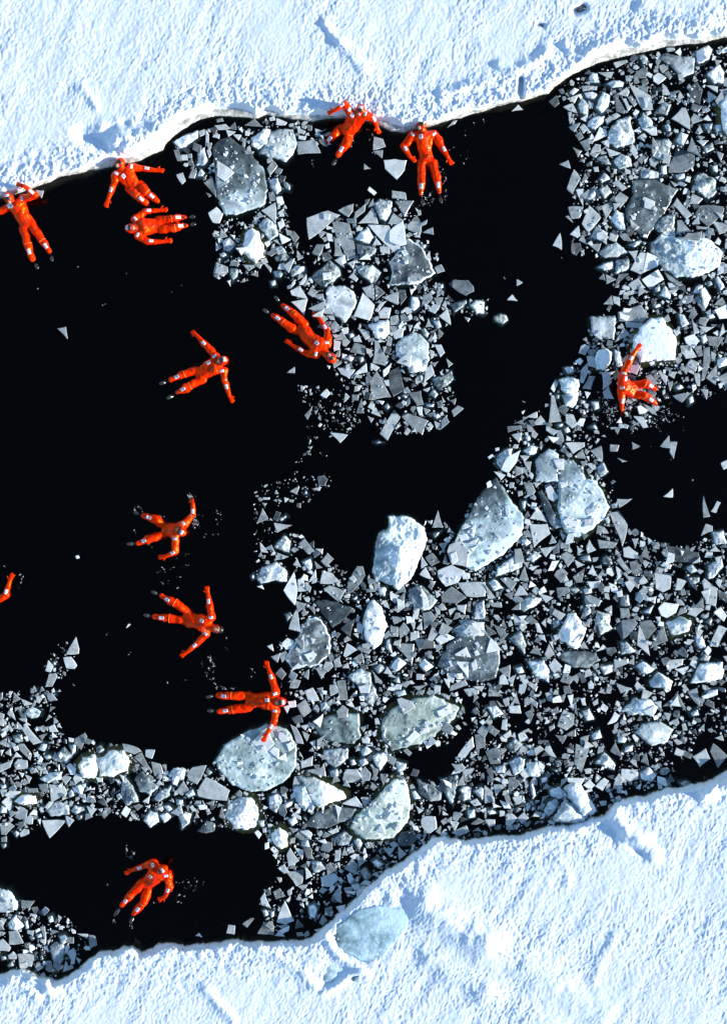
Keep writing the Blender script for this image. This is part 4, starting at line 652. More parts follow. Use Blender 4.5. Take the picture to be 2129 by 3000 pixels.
def heightfield_ice(name, outline, top, relief, tone, tint, res, seed, mat='floe', skirt=0.12, depth=0.22, z0=0.0, rim=False, rimw=.06, tilt=(0, 0), grad=(0, 0), foot_tint=None):
    """a lump of ice: rough top above the water, a wider foot under it"""
    ol = ccw(outline)
    xs_ = [p[0] for p in ol]; ys_ = [p[1] for p in ol]
    cx, cy = (min(xs_) + max(xs_)) / 2, (min(ys_) + max(ys_)) / 2
    pad = skirt + res
    gx = np.arange(min(xs_) - pad, max(xs_) + pad + res, res); gy = np.arange(min(ys_) - pad, max(ys_) + pad + res, res)
    X, Y = np.meshgrid(gx, gy)
    d = sdf(X, Y, ol)
    size = math.sqrt(poly_area(ol))
    d = d + 0.028 * min(1, size * 2.5) * fbm(X * 7, Y * 7, seed, 3, .6)
    edge = 0.022 + 0.02 * relief
    prof = sstep(-0.004, edge, d)
    n = fbm(X * 4.5 / max(.35, size) * .5, Y * 4.5 / max(.35, size) * .5, seed + 3, 3)
    # broken facets
    f = np.abs(fbm(X * 8, Y * 8, seed + 9, 3, .55))
    dome = np.clip(d / (0.33 * size + 1e-6), 0, 1) ** .6
    rs_ = np.random.RandomState(int(seed * 10) % 9999)
    pl = np.full(X.shape, 1e9)
    for k in range(5 if size < .5 else 7):
        an_ = rs_.uniform(0, 6.283); sl = rs_.uniform(.2, 1.0) * top / (size * .5)
        pl = np.minimum(pl, top * rs_.uniform(.75, 1.15) + sl * (math.cos(an_) * (X - cx) + math.sin(an_) * (Y - cy)))
    w = min(1.0, relief)
    up = (1 - w) * top * (0.8 + 0.2 * dome) + w * np.maximum(pl, top * .15) + relief * top * (0.20 * n + 0.14 * f - .03) + 0.003 * fbm(X * 25, Y * 25, seed, 2)
    up = up + tilt[0] * (X - cx) + tilt[1] * (Y - cy)
    up = np.maximum(up, 0.006)
    foot = -0.015 - depth * np.clip(-d / skirt, 0, 1) ** 0.8
    z = np.where(d > -0.004, up * prof + -0.012 * (1 - prof), foot)
    keepv = d > -skirt * 0.92
    ny, nx = X.shape
    idx = np.arange(ny * nx).reshape(ny, nx)
    q = keepv[:-1, :-1] & keepv[1:, :-1] & keepv[:-1, 1:] & keepv[1:, 1:]
    if not q.any(): return None
    F = np.stack([idx[:-1, :-1][q], idx[:-1, 1:][q], idx[1:, 1:][q], idx[1:, :-1][q]], 1)
    used = np.unique(F); N = len(used)
    remap = -np.ones(ny * nx, int); remap[used] = np.arange(N)
    F = remap[F]
    # underside closes the body
    ed = {}
    for a, b in ((0, 1), (1, 2), (2, 3), (3, 0)):
        for e in zip(F[:, a].tolist(), F[:, b].tolist()):
            ed[e] = 1
    side = [(b, a, a + N, b + N) for (a, b) in ed if (b, a) not in ed]
    zz = z.ravel()[used]
    ox, oy = centroid(ol)
    Vt = np.stack([X.ravel()[used], Y.ravel()[used], zz], 1)
    Vb = Vt.copy(); Vb[:, 2] = np.minimum(Vt[:, 2] - 0.02, -depth - 0.03)
    V = np.concatenate([Vt, Vb]); V[:, 0] -= ox; V[:, 1] -= oy
    k = 1 - np.clip(V[:, 2] + z0, 0, 1) / H
    V[:, 0] = (V[:, 0] + ox) * k - ox; V[:, 1] = (V[:, 1] + oy) * k - oy
    FF = F.tolist() + [tuple(reversed([int(x) + N for x in f])) for f in F] + side
    tn = np.full(2 * N, tone)
    if rim:
        dd = d.ravel()[used]
        tn[:N] += 0.5 * (1 - sstep(rimw * .35, rimw, dd))
    else:
        tn[:N] += 0.10 * sstep(0.01, 0.05, up.ravel()[used] - top * .6)
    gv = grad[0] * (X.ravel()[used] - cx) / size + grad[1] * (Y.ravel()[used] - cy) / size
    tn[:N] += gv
    tn[N:] = max(0.2, tone - .1)
    tt = np.tile(np.array(tint, float), (2 * N, 1))
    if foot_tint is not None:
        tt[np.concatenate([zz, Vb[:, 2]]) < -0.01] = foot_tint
    me = make_mesh(name, V, FF, M[mat], {'tone': tn, 'tint': tt})
    return me, (ox, oy, z0), (gx, gy, z, d)

def lay_hf(poly, hf, z0):
    c = cells(poly)
    if c is None: return
    s, m = c
    gx, gy, z, d = hf
    js, is_ = np.nonzero(m)
    u = U_[0, is_ + s[1].start]; v = V_[js + s[0].start, 0]
    x = (u - 1064.5) / S; y = (1500.0 - v) / S
    i = np.clip(np.searchsorted(gx, x), 0, len(gx) - 1); j = np.clip(np.searchsorted(gy, y), 0, len(gy) - 1)
    a = occ[s]; a[js, is_] = np.maximum(a[js, is_], np.maximum(z[j, i], 0.005) + z0)

def ragged(poly, r, bow=0.05, sub=3):
    """broken-edge outline: every side is split, bowed and roughened"""
    out = []
    n = len(poly)
    for i in range(n):
        ax, ay = poly[i]; bx, by = poly[(i + 1) % n]
        L = math.hypot(bx - ax, by - ay)
        b = r.uniform(-bow, bow) * L
        nx_, ny_ = -(by - ay) / (L + 1e-9), (bx - ax) / (L + 1e-9)
        for k in range(sub):
            t = k / sub
            o = b * 4 * t * (1 - t) + (r.uniform(-.012, .012) * L if k else 0)
            out.append((ax + (bx - ax) * t + nx_ * o, ay + (by - ay) * t + ny_ * o))
    return out

def plate_geo(poly, z, th, r, tilt=0.02, sub=3, bev=0.008):
    """a thin broken sheet; returns verts, faces (world coordinates)"""
    p = ccw(ragged(ccw(poly), r, sub=sub))
    cx, cy = centroid(p)
    tx, ty = r.gauss(0, tilt), r.gauss(0, tilt)
    k = 1 - (z + th) / H
    n = len(p)
    V, F = [], []
    def ring(s, dz):
        for x, y in p:
            xx, yy = cx + (x - cx) * s, cy + (y - cy) * s
            V.append((xx * k, yy * k, z + dz + tx * (x - cx) + ty * (y - cy)))
    size = math.sqrt(poly_area(p)) + 1e-6
    s1 = max(0.6, 1 - 2 * bev / size)
    ring(s1, th); ring(1.0, th - bev * .8); ring(1.0 - 0.5 * bev / size, 0.0)
    F.append(tuple(range(n)))
    for a in (0, 1):
        for i in range(n):
            j = (i + 1) % n
            F.append((a * n + i, (a + 1) * n + i, (a + 1) * n + j, a * n + j))
    F.append(tuple(range(3 * n - 1, 2 * n - 1, -1)))
    PE = [0.0] * n + [1.0] * (2 * n)
    return V, F, PE

LAND = []   # landmarks (short name, u, v)
things = [] # (object, kind, tone word, poly in photo px)

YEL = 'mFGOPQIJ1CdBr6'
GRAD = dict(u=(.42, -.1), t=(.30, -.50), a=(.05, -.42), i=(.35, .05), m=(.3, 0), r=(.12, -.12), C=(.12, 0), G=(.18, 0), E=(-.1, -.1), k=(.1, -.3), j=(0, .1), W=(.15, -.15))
for key, t, s, tone, relief, top, tint, label, short in FLOES:
    p = tile(t, s)
    z0 = 0.12 if key in '89' else 0.0
    res = heightfield_ice('ice_floe', [wxy(u, v, 0) for u, v in p], top, relief, tone, tint, 0.02, ord(key) * 1.7,
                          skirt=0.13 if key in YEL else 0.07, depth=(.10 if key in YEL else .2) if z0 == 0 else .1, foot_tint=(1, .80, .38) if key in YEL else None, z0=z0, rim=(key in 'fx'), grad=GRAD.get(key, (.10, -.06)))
    o = link('ice_floe', res[0], loc=res[1])
    tag(o, label, 'ice floe', 'large ice floes in the channel')
    lay_hf(p, res[2], z0)
    LAND.append((short, *centroid(p)))
EXTRA_FLOE = len(FLOES)

plates, chunks = [], []
for t, rows in ICE.items():
    for letter, txt in rows:
        for s in txt.split(';'):
            p = tile(t, s)
            if len(p) < 3 or poly_area(p) < 25 or s.endswith('0,0 0,0'): continue
            (chunks if letter == 'm' else plates).append((poly_area(p), letter, p))

# chunks: all traced ones are single things
for a, letter, p in sorted(chunks, key=lambda c: -c[0]):
    size = math.sqrt(a) / S
    base = under(p)
    tone = rng.choice([.40, .52, .58, .64, .74, .84])
    lab_t = 'dark grey mottled' if tone < .46 else ('grey mottled' if tone < .58 else ('pale mottled' if tone < .68 else 'whitish mottled'))
    z0 = base if base > 0.03 else 0.0
    warm = rng.random()
    tint = (1, 1, .93) if warm < .2 else ((.95, 1, 1.02) if warm < .5 else (1, 1, 1))
    res = heightfield_ice('ice_chunk', [wxy(u, v) for u, v in p], .025 + .13 * size, 1.0, tone, tint, 0.013, rng.uniform(0, 90), 'chunk',
                          skirt=0.05, depth=0.08 if z0 == 0 else .01, z0=z0 * .8)
    if res is None: continue
    o = link('ice_chunk', res[0], loc=res[1])
    things.append((o, 'ice chunk', lab_t, p))
    lay_hf(p, res[2], z0 * .8)

TW = {'g': 'grey', 'w': 'white', 'k': 'dark'}
plates.sort(key=lambda c: -c[0])
stuff_V, stuff_F, stuff_T, stuff_E = [], [], [], []
def to_stuff(V, F, tone, E):
    n = len(stuff_V)
    stuff_V.extend(V); stuff_F.extend([tuple(i + n for i in f) for f in F]); stuff_T.extend([tone] * len(V)); stuff_E.extend(E)

for i, (a, letter, p) in enumerate(plates):
    r = random.Random(int(p[0][0] * 31 + p[0][1] * 17))
    if letter == 'g': tone, word = (r.choice([(.38, 'mid grey'), (.48, 'grey'), (.55, 'grey'), (.64, 'light grey'), (.72, 'light grey')]))
    elif letter == 'k': tone, word = .20, 'dark'
    else: tone, word = r.choice([(.78, 'white'), (.86, 'white'), (.92, 'bright white')])
    base = under(p)
    z = base + 0.007 if base > 0.008 else -0.006
    th = r.uniform(.014, .024)
    V, F, E = plate_geo([wxy(u, v) for u, v in p], z, th, r, tilt=0.035 if base < .01 else .05)
    lay(p, z + th + 0.002)
    if i < 300:
        c = np.mean(np.array(V), 0); V = np.array(V) - c
        me = make_mesh('ice_plate', V, F, M['plate'], {'tone': np.full(len(V), tone), 'edge': E}, smooth=False)
        o = link('ice_plate', me, loc=c)
        things.append((o, 'ice plate', word, p))
    else:
        to_stuff(V, F, tone, E)

# ------------------------------------------------------------------ the countless small broken pieces between them
FIELDS = [tile(0, s) for s in (
 '388,330 430,300 560,268 650,265 720,280 735,300 735,325 660,345 612,355 636,395 640,450 645,500 665,545 680,560 700,545 735,500 760,470 800,457 850,440 925,445 950,500 985,580 990,640 1015,672 1090,670 1090,700 1015,712 985,740 972,790 1018,830 1030,900 1000,950 930,968 860,975 830,935 795,920 775,870 740,830 742,790 722,740 690,690 650,650 625,600 600,575 560,635 482,620 485,560 470,490 478,460 445,385 400,360',
 '1240,195 1330,155 1400,133 1500,112 1624,98 1660,98 1660,870 1560,890 1500,870 1470,935 1430,960 1340,965 1335,1000 1372,1080 1385,1160 1450,1205 1530,1222 1600,1190 1660,1190 1660,1650 1560,1640 1540,1715 1480,1762 1430,1782 1350,1805 1300,1838 1200,1850 1150,1862 1080,1866 975,1880 900,1950 850,1985 810,2010 760,2045 720,2080 690,2096 640,2090 590,2080 578,2000 625,1960 602,1890 575,1862 500,1850 420,1835 330,1840 250,1822 180,1830 130,1848 20,1868 -20,1868 -20,1555 60,1540 110,1530 125,1600 150,1650 190,1655 262,1665 340,1700 400,1722 460,1708 485,1670 560,1638 655,1620 665,1600 645,1560 645,1490 615,1450 655,1400 668,1340 640,1300 570,1290 575,1255 600,1195 640,1180 700,1215 740,1255 780,1285 815,1262 850,1290 900,1310 950,1290 955,1180 985,1160 1020,1190 1060,1110 1110,1070 1100,1020 1135,1000 1140,945 1222,905 1240,845 1295,800 1310,740 1350,690 1362,620 1340,590 1275,565 1275,480 1292,400 1300,330 1262,250',
 '-20,1990 60,2012 100,2035 150,2045 185,2090 200,2115 170,2165 120,2190 -20,2150')]
HOLES = [tile(0, s) for s in (
 '880,1690 1000,1660 1040,1620 1030,1560 1062,1560 1050,1640 1010,1720 1000,1755 950,1742',
 '1552,1655 1590,1640 1624,1700 1660,1680 1660,1730 1500,1725 1540,1700', '1350,1420 1410,1400 1400,1440 1340,1450',
 '1300,860 1330,820 1400,900 1380,960 1330,930', '640,350 740,340 740,430 690,470 660,430', '1330,1590 1365,1600 1370,1660 1350,1680')]
SPARSE = [tile(0, s) for s in ('660,860 760,870 820,930 740,1010 680,1020 690,940', '560,1090 740,1050 740,1080 650,1160 600,1230 570,1240',
                               '90,1500 130,1440 175,1425 170,1480 130,1530')]
YY, XX = np.mgrid[0:GH, 0:GW]
U_ = (XX + .5 - GO) * GS; V_ = (YY + .5 - GO) * GS
field = np.zeros((GH, GW), bool)
for f in FIELDS: field |= inside(U_, V_, f)
for f in HOLES: field &= ~inside(U_, V_, f)
sparse = np.zeros((GH, GW), bool)
for f in SPARSE: sparse |= inside(U_, V_, f)
sparse &= ~field
free = occ < 0.004
# density of the brash varies over the field
dens = fbm(U_ / 140, V_ / 140, 3.3, 3)

def rand_piece(cu, cv, rad, r):
    n = r.choice([3, 3, 4, 4, 4, 5])
    a0 = r.uniform(0, 6.28); asp = r.uniform(.5, 1.0); rot = r.uniform(0, 3.14)
    pts = []
    for i in range(n):
        a = a0 + (i + r.uniform(-.3, .3)) * 6.283 / n
        q = rad * r.uniform(.75, 1.2)
        x, y = q * math.cos(a), q * math.sin(a) * asp
        pts.append((cu + x * math.cos(rot) - y * math.sin(rot), cv + x * math.sin(rot) + y * math.cos(rot)))
    return pts

def scatter(mask, count, rlo, rhi, maxov, r, water_only=True, tonef=None):
    ys_, xs_ = np.nonzero(mask)
    if len(ys_) == 0: return 0
    placed = 0
    pick = np.random.RandomState(r.randint(0, 9999)).randint(0, len(ys_), count)
    for k in pick:
        cu = U_[0, xs_[k]] + r.uniform(-1, 1); cv = V_[ys_[k], 0] + r.uniform(-1, 1)
        if occ[ys_[k], xs_[k]] > 0.003 and water_only: continue
        rad = rlo + (rhi - rlo) * r.random() ** 1.8
        p = rand_piece(cu, cv, rad, r)
        c = cells(p)
        if c is None or not c[1].any(): continue
        o = occ[c[0]][c[1]]
        if water_only and (o > 0.003).mean() > maxov: continue
        base = float(np.percentile(o, 90))
        tone = tonef(r)
        th = r.uniform(.008, .018) * (0.6 + rad / 18)
        z = base + .002 if base > .006 else -0.005
        V, F, E = plate_geo([wxy(a, b) for a, b in p], z, th, r, tilt=0.10, sub=2 if rad > 7 else 1, bev=.005)
        to_stuff(V, F, tone, E)
        lay(p, z + th)
        placed += 1
    return placed

r0 = random.Random(99)
grey = lambda r: min(.95, max(.12, r.gauss(.54, .20)))
lite = lambda r: min(.98, max(.3, r.gauss(.72, .15)))
c1 = scatter(field, 1500, 13, 24, .22, r0, tonef=grey)
gap = fbm(U_ / 55, V_ / 55, 8.1, 2)
c2 = scatter(field & (gap > -.30), 5000, 7, 14, .18, r0, tonef=grey)
c3 = scatter(field & (dens > -.55) & (gap > -.22), 7500, 3, 7, .12, r0, tonef=lambda r: min(.95, max(.1, r.gauss(.5, .24))))
c4 = scatter(field & (dens > -.35) & (gap > -.3), 7000, 1.4, 3.4, .3, r0, tonef=lambda r: min(.98, max(.08, r.gauss(.5, .28))))
c5 = scatter(sparse & (dens > -.3), 160, 2, 9, .1, r0, tonef=grey)
c6 = scatter(sparse & (dens > 0), 260, 1.2, 3, .1, r0, tonef=grey)
# crumbs lying on the bigger pieces
ontop = (occ > 0.012) & (occ < .3)
fl = np.zeros((GH, GW), bool)
for key, t, s, *_ in FLOES:
    if key in 'ahgirtAECGISUbjfxz': fl |= inside(U_, V_, tile(t, s))
c7 = scatter(ontop & field, 1200, 1.5, 6, 1, r0, False, lite)
c8 = scatter(ontop & fl, 300, 3, 11, 1, r0, False, lite)
print('brash', c1, c2, c3, c4, c5, c6, c7, c8)
bm_ = make_mesh('brash_ice', np.array(stuff_V), stuff_F, M['plate'], {'tone': np.array(stuff_T), 'edge': stuff_E}, smooth=False)
tag(link('brash_ice', bm_), 'small broken ice fragments filling the gaps between the larger pieces', 'brash ice', kind='stuff')

# pale blue slabs frozen into the lower bank
def bank_slab(t, s, tone, tint, label, relief, top, dz):
    p = tile(t, s)
    c = centroid(p); w = wxy(*c)
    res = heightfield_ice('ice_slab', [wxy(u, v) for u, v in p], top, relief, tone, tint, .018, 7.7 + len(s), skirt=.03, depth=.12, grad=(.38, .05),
                          z0=max(0.05, ground_z(*w) + dz))
    tag(link('ice_slab', res[0], loc=res[1]), label, 'ice slab', 'blue ice slabs frozen into the lower bank')
bank_slab(11, '598,1195 700,1120 770,1062 850,1040 1000,1030 1130,1048 1150,1090 1120,1160 1060,1260 990,1330 930,1405 870,1438 760,1400 655,1345 610,1270', .68, (.66, .87, .96),
          'wide pale blue translucent slab of ice frozen into the lower snow bank', .25, .045, -.012)
bank_slab(11, '485,1420 560,1400 640,1420 690,1470 675,1520 600,1580 540,1608 490,1560', .72, (.72, .88, .95),
          'smaller grey blue slab in the snow, lower left of the wide pale blue slab', .6, .05, -.03)
bank_slab(11, '730,1510 800,1495 790,1540 740,1545', .55, (.7, .88, .98), 'little blue ice pane in the snow between the two slabs and the bottom', .4, .04, 0.0)
def bank_chunk(t, s, tone, label):
    p = tile(t, s); w = wxy(*centroid(p))
    res = heightfield_ice('ice_chunk', [wxy(u, v) for u, v in p], .09, 1.2, tone, (.9, .96, 1), .012, 3.1, skirt=.02, depth=.06, z0=ground_z(*w) + .02)
    tag(link('ice_chunk', res[0], loc=res[1]), label, 'ice chunk')
bank_chunk(3, '605,70 620,45 660,28 695,42 670,70 625,85', .20, 'dark glassy lump of ice lying alone on the snow at the top of the photo')
bank_chunk(3, '365,160 385,158 390,178 370,182', .22, 'tiny dark ice lump on the snow, left of the bigger dark lump')
# ------------------------------------------------------------------ the people floating in their suits
def ico(sub):
    bm = bmesh.new(); bmesh.ops.create_icosphere(bm, subdivisions=sub, radius=1.0)
    V = np.array([v.co[:] for v in bm.verts]); F = np.array([[v.index for v in f.verts] for f in bm.faces]); bm.free()
    return V, F
ICO2, ICO3 = ico(2), ico(3)

class Blob:
    def __init__(s): s.V = []; s.F = []; s.n = 0
    def ell(s, c, ax, r, ico_=None):
        V, F = ico_ or ICO2
        A = np.array(ax)          # rows: unit axes
        P = (V * np.array(r)) @ A + np.array(c)
        s.V.append(P); s.F.append(F + s.n); s.n += len(P)
    def ball(s, c, r): s.ell(c, np.eye(3), (r, r, r))
    def limb(s, pts, rad, flat=1.0, step=.35):
        for i in range(len(pts) - 1):
            a, b = np.array(pts[i], float), np.array(pts[i + 1], float); ra, rb = rad[i], rad[i + 1]
            L = np.linalg.norm(b - a); n = max(2, int(L / (min(ra, rb) * step)) + 1)
            for k in range(n + 1):
                t = k / n; r = ra + (rb - ra) * t
                s.ell(a + (b - a) * t, np.eye(3), (r, r, r * flat))
    def mesh(s, voxel, smooth=3, push=None):
        me = bpy.data.meshes.new('tmp'); V = np.concatenate(s.V); F = np.concatenate(s.F)
        me.from_pydata(V.tolist(), [], F.tolist())
        o = bpy.data.objects.new('tmp', me); COL.objects.link(o)
        m = o.modifiers.new('r', 'REMESH'); m.mode = 'VOXEL'; m.voxel_size = voxel
        sm = o.modifiers.new('s', 'SMOOTH'); sm.factor = .5; sm.iterations = smooth
        dg = bpy.context.evaluated_depsgraph_get()
        out = bpy.data.meshes.new_from_object(o.evaluated_get(dg))
        bpy.data.objects.remove(o); bpy.data.meshes.remove(me)
        if push:
            n = len(out.vertices); co = np.empty(n * 3); out.vertices.foreach_get('co', co); co = co.reshape(-1, 3)
            no = np.array([v.normal[:] for v in out.vertices])
            co = co + no * push(co)[:, None]
            out.vertices.foreach_set('co', co.ravel()); out.update()
        out.polygons.foreach_set('use_smooth', np.full(len(out.polygons), True))
        return out

def V3(*a): return np.array(a, float)
def unit(v): return v / (np.linalg.norm(v) + 1e-9)

def grid_patch(bvh, c, ux, w, h, lift, nx=6, ny=4, z_from=1.0, inner=None):
    """a small flat label laid over the suit from above; c, ux in the local frame"""
    ux = unit(V3(ux[0], ux[1], 0)); uy = V3(-ux[1], ux[0], 0)
    V, F, MI = [], [], []
    for j in range(ny + 1):
        for i in range(nx + 1):
            p = c + ux * (i / nx - .5) * w + uy * (j / ny - .5) * h
            hit = bvh.ray_cast(Vector((p[0], p[1], z_from)), Vector((0, 0, -1)))
            if hit[0] is None: V.append(None)
            else: V.append((hit[0] + hit[1] * lift)[:])
    zs = [v[2] for v in V if v is not None]
    if len(zs) < len(V) * .6: return None
    zm = float(np.median(zs))
    pts = []
    for k, v in enumerate(V):
        j, i = divmod(k, nx + 1)
        p = c + ux * (i / nx - .5) * w + uy * (j / ny - .5) * h
        if v is None or abs(v[2] - zm) > .06: v = (p[0], p[1], zm - .01)
        pts.append(v)
    n = len(pts)
    low = [(x, y, z - lift * 1.5) for x, y, z in pts]
    allv = pts + low
    for j in range(ny):
        for i in range(nx):
            a = j * (nx + 1) + i
            F.append((a, a + 1, a + nx + 2, a + nx + 1)); MI.append(1 if inner and inner(i, j) else 0)
    rim = [i for i in range(nx + 1)] + [j * (nx + 1) + nx for j in range(1, ny + 1)] + [ny * (nx + 1) + i for i in range(nx - 1, -1, -1)] + [j * (nx + 1) for j in range(ny - 1, 0, -1)]
    for k in range(len(rim)):
        a, b = rim[k], rim[(k + 1) % len(rim)]
        F.append((b, a, a + n, b + n)); MI.append(0)
    return allv, F, MI

def swimmer(sp):
    tx, ty, tk = sp['f']
    def P(x, y, z=0.0):
        u, v = tx + x * tk, ty + y * tk
        a, b = wxy(u, v, max(0, z)); return V3(a, b, z)
    pel = P(*sp['pelvis'], sp.get('zp', -.05))
    origin = V3(pel[0], pel[1], 0.0)
    def L(x, y, z): return P(x, y, z) - origin
    zc, zn = sp.get('zc', .06), sp.get('zn', .08)
    pelv = L(*sp['pelvis'], sp.get('zp', -.05))
    chest = L(*sp['chest'], zc)
    neck = L(*sp['neck'], zn)
    head = L(*sp['head'], sp.get('zh', .13))
    face = L(*sp['face'], sp.get('zh', .13))
    g = sp.get('girth', 1.0) * 1.10
    suit, body = Blob(), Blob()
    sh = [L(*a[0], sp.get('zs', .06)) for a in sp['arms']]
    hips = [L(*l[0], sp.get('zhip', -.05)) for l in sp['legs']]
    across = unit((sh[1] - sh[0]) * V3(1, 1, 0)); 
    hipx = unit((hips[1] - hips[0]) * V3(1, 1, 0))
    spine = unit(chest - pelv)
    def torso(B, s):
        n = 9
        shw = np.linalg.norm((sh[1] - sh[0])[:2]) / 2
        for k in range(n):
            t = k / (n - 1)
            c = pelv + (chest - pelv) * t
            ax = unit(hipx * (1 - t) + across * t)
            w = (np.interp(t, [0, .45, 1], [.155, .145, .185])) * g * s
            th = np.interp(t, [0, .4, 1], [.115, .11, .125]) * g * s
            ay = V3(-ax[1], ax[0], 0)
            B.ell(c, [ax, ay, V3(0, 0, 1)], (w, .10 * s, th), ICO3)
        # shoulders and neck
        for q in sh:
            B.limb([chest, q], [.115 * g * s, .085 * g * s])
        B.limb([chest, neck], [.12 * s, .085 * s]); B.limb([neck, head], [.085 * s, .085 * s])
        for q in hips:
            B.limb([pelv, q], [.12 * g * s, .105 * g * s])
    torso(suit, 1.0); torso(body, .8)
    guides, shins = [], []
    for ai, a in enumerate(sp['arms']):
        za = a[4] if len(a) > 4 else (.025, .02, .03)
        s0, e, w, tip = sh[ai], L(*a[1], za[0]), L(*a[2], za[1]), L(*a[3][:2], za[2])
        suit.limb([s0, e, w], [.083 * g, .066 * g, .043])
        body.limb([s0, e, w], [.062, .048, .03])
        # hand
        hd = tip - w; hl = min(.20, max(.15, np.linalg.norm(hd))); d = unit(hd)
        sgn = a[3][2]
        side = unit(V3(-d[1], d[0], 0)) * sgn
        upv = unit(np.cross(d, side)); upv = upv if upv[2] > 0 else -upv
        pc = w + d * hl * .30
        suit.ell(pc, [d, side, upv], (hl * .33, .046, .024)); body.ell(pc, [d, side, upv], (hl * .28, .034, .016))
        root = w + d * hl * .50
        curl = sp.get('curl', .25)
        for fi, (off, ln, sprd) in enumerate(((.034, .86, .16), (.012, 1.0, .05), (-.012, .95, -.05), (-.033, .78, -.20))):
            r0_ = root + side * off
            d1 = unit(d + side * sprd)
            l = hl * .50 * ln
            m = r0_ + d1 * l * .5
            t_ = m + unit(d1 - upv * curl) * l * .5
            suit.limb([r0_, m, t_], [.0135, .0128, .0110])
        # thumb from the side of the palm
        tb = w + d * hl * .20 + side * .030
        tm = tb + unit(d * .55 + side * .85) * hl * .24; tt = tm + unit(d * .9 + side * .5) * hl * .20
        suit.limb([tb, tm, tt], [.0175, .0150, .0120])
        guides.append((s0, e, w))
    for li, l in enumerate(sp['legs']):
        zl = l[4] if len(l) > 4 else (.01, -.02, -.03)
        h0, k, an, toe = hips[li], L(*l[1], zl[0]), L(*l[2], zl[1]), L(*l[3], zl[2])
        suit.limb([h0, k, an], [.102 * g, .083 * g, .060])
        sh_mid = k + (an - k) * .35; suit.ball(sh_mid, .082 * g)
        body.limb([h0, k, an], [.08, .058, .042])
        shins.append((h0, k, an, toe))
    # head local frame
    fd = unit((face - head) * V3(1, 1, 0)) if np.linalg.norm(face - head) > 1e-4 else V3(0, -1, 0)
    pit = R(sp.get('pitch', 25))
    nf = math.cos(pit) * V3(0, 0, 1) + math.sin(pit) * fd
    up = -math.cos(pit) * fd + math.sin(pit) * V3(0, 0, 1)
    if 'updir' in sp:
        q = L(*sp['updir'], 0) - L(*sp['head'], 0); q = unit(q * V3(1, 1, 0)); up = unit(q * math.cos(R(20)) + 0 * nf); up = unit(up - nf * np.dot(up, nf))
    rt = np.cross(up, nf)
    AX = [rt, up, nf]
    hp = lambda x, y, z: head + rt * x + up * y + nf * z
    hood_up = sp.get('hood', True)
    if hood_up:
        suit.ell(hp(0, .012, -.02), AX, (.108, .128, .108), ICO3)
        suit.ell(hp(0, .06, -.035), AX, (.085, .09, .085), ICO3)
    else:
        suit.limb([neck, hp(0, -.07, -.03)], [.09, .085])
        suit.ell(hp(0, -.06, -.045), AX, (.10, .06, .07), ICO3)
    body.ell(hp(0, 0.01, 0.0), AX, (.072, .10, .085), ICO3)
    body.ell(hp(0, -.03, .028), AX, (.058, .062, .062), ICO3)
    body.ell(hp(0, -.010, .093), AX, (.012, .022, .014)); body.ell(hp(0, -.022, .100), AX, (.016, .010, .010))
    body.ell(hp(0, -.065, .062), AX, (.022, .018, .02))
    for s_ in (-1, 1):
        body.ell(hp(.030 * s_, -.02, .070), AX, (.018, .016, .016)); body.ell(hp(.074 * s_, 0, -.002), AX, (.012, .030, .018))
    sd = sp['seed']
    def folds(co):
        x, y, z = co[:, 0] + sd, co[:, 1], co[:, 2]
        a = perlin(x * 5, y * 5, z * 5) * .032
        b = np.abs(perlin(x * 8, y * 8, z * 8 + 5)) * .022 - .005
        c = perlin(x * 26, y * 26, z * 26) * .001
        dh = np.linalg.norm(co - head, axis=1); k = sstep(.10, .22, dh)
        dw = np.min([np.linalg.norm(co - q[2], axis=1) for q in guides], axis=0); k = k * sstep(.10, .22, dw)
        return (a + b + c) * k
    root = bpy.data.objects.new('person', None); COL.objects.link(root)
    root.location = origin; root.empty_display_size = .2
    tag(root, sp['label'], 'person', 'people floating in orange survival suits')
    sme = suit.mesh(.0115, 3, folds); sme.materials.clear(); sme.materials.append(M['suit'])
    so = link('survival_suit', sme, root)
    bme = body.mesh(.0105, 2); bme.materials.clear(); bme.materials.append(M['skin'])
    bo = link('body', bme, root)
    bvh = BVHTree.FromPolygons([v.co for v in sme.vertices], [tuple(p.vertices) for p in sme.polygons])

    def torus(name, c, ax, rx, ry, r, mat, parent, nseg=28, bulge=0.0):
        V, F = [], []
        for i in range(nseg):
            a = 6.2832 * i / nseg
            cc = c + ax[0] * rx * math.cos(a) + ax[1] * ry * math.sin(a) - ax[2] * bulge * math.cos(a) ** 2
            ra = unit(ax[0] * math.cos(a) * ry + ax[1] * math.sin(a) * rx)
            for j in range(6):
                b = 6.2832 * j / 6
                V.append(cc + ra * r * math.cos(b) + ax[2] * r * .6 * math.sin(b))
        for i in range(nseg):
            for j in range(6):
                F.append((i * 6 + j, ((i + 1) % nseg) * 6 + j, ((i + 1) % nseg) * 6 + (j + 1) % 6, i * 6 + (j + 1) % 6))
        return link(name, make_mesh(name, V, F, mat), parent)
    def ellobj(name, c, r, mat, parent):
        V, F = ICO2
        return link(name, make_mesh(name, (V * np.array(r)) @ np.array(AX) + c, F, mat), parent)
    if hood_up:
        torus('face_seal', hp(0, .002, .072), AX, .066, .082, .017, M['black'], so, bulge=.016)
        if sp.get('cap', True):
            ellobj('cap', hp(0, .052, .040), (.066, .040, .056), M['black'], root)
    else:
        ellobj('cap', hp(0, .045, -.012), (.082, .088, .088), M['black'], root)
        torus('face_seal', hp(0, -.03, .03), AX, .082, .088, .018, M['black'], so, bulge=.02)
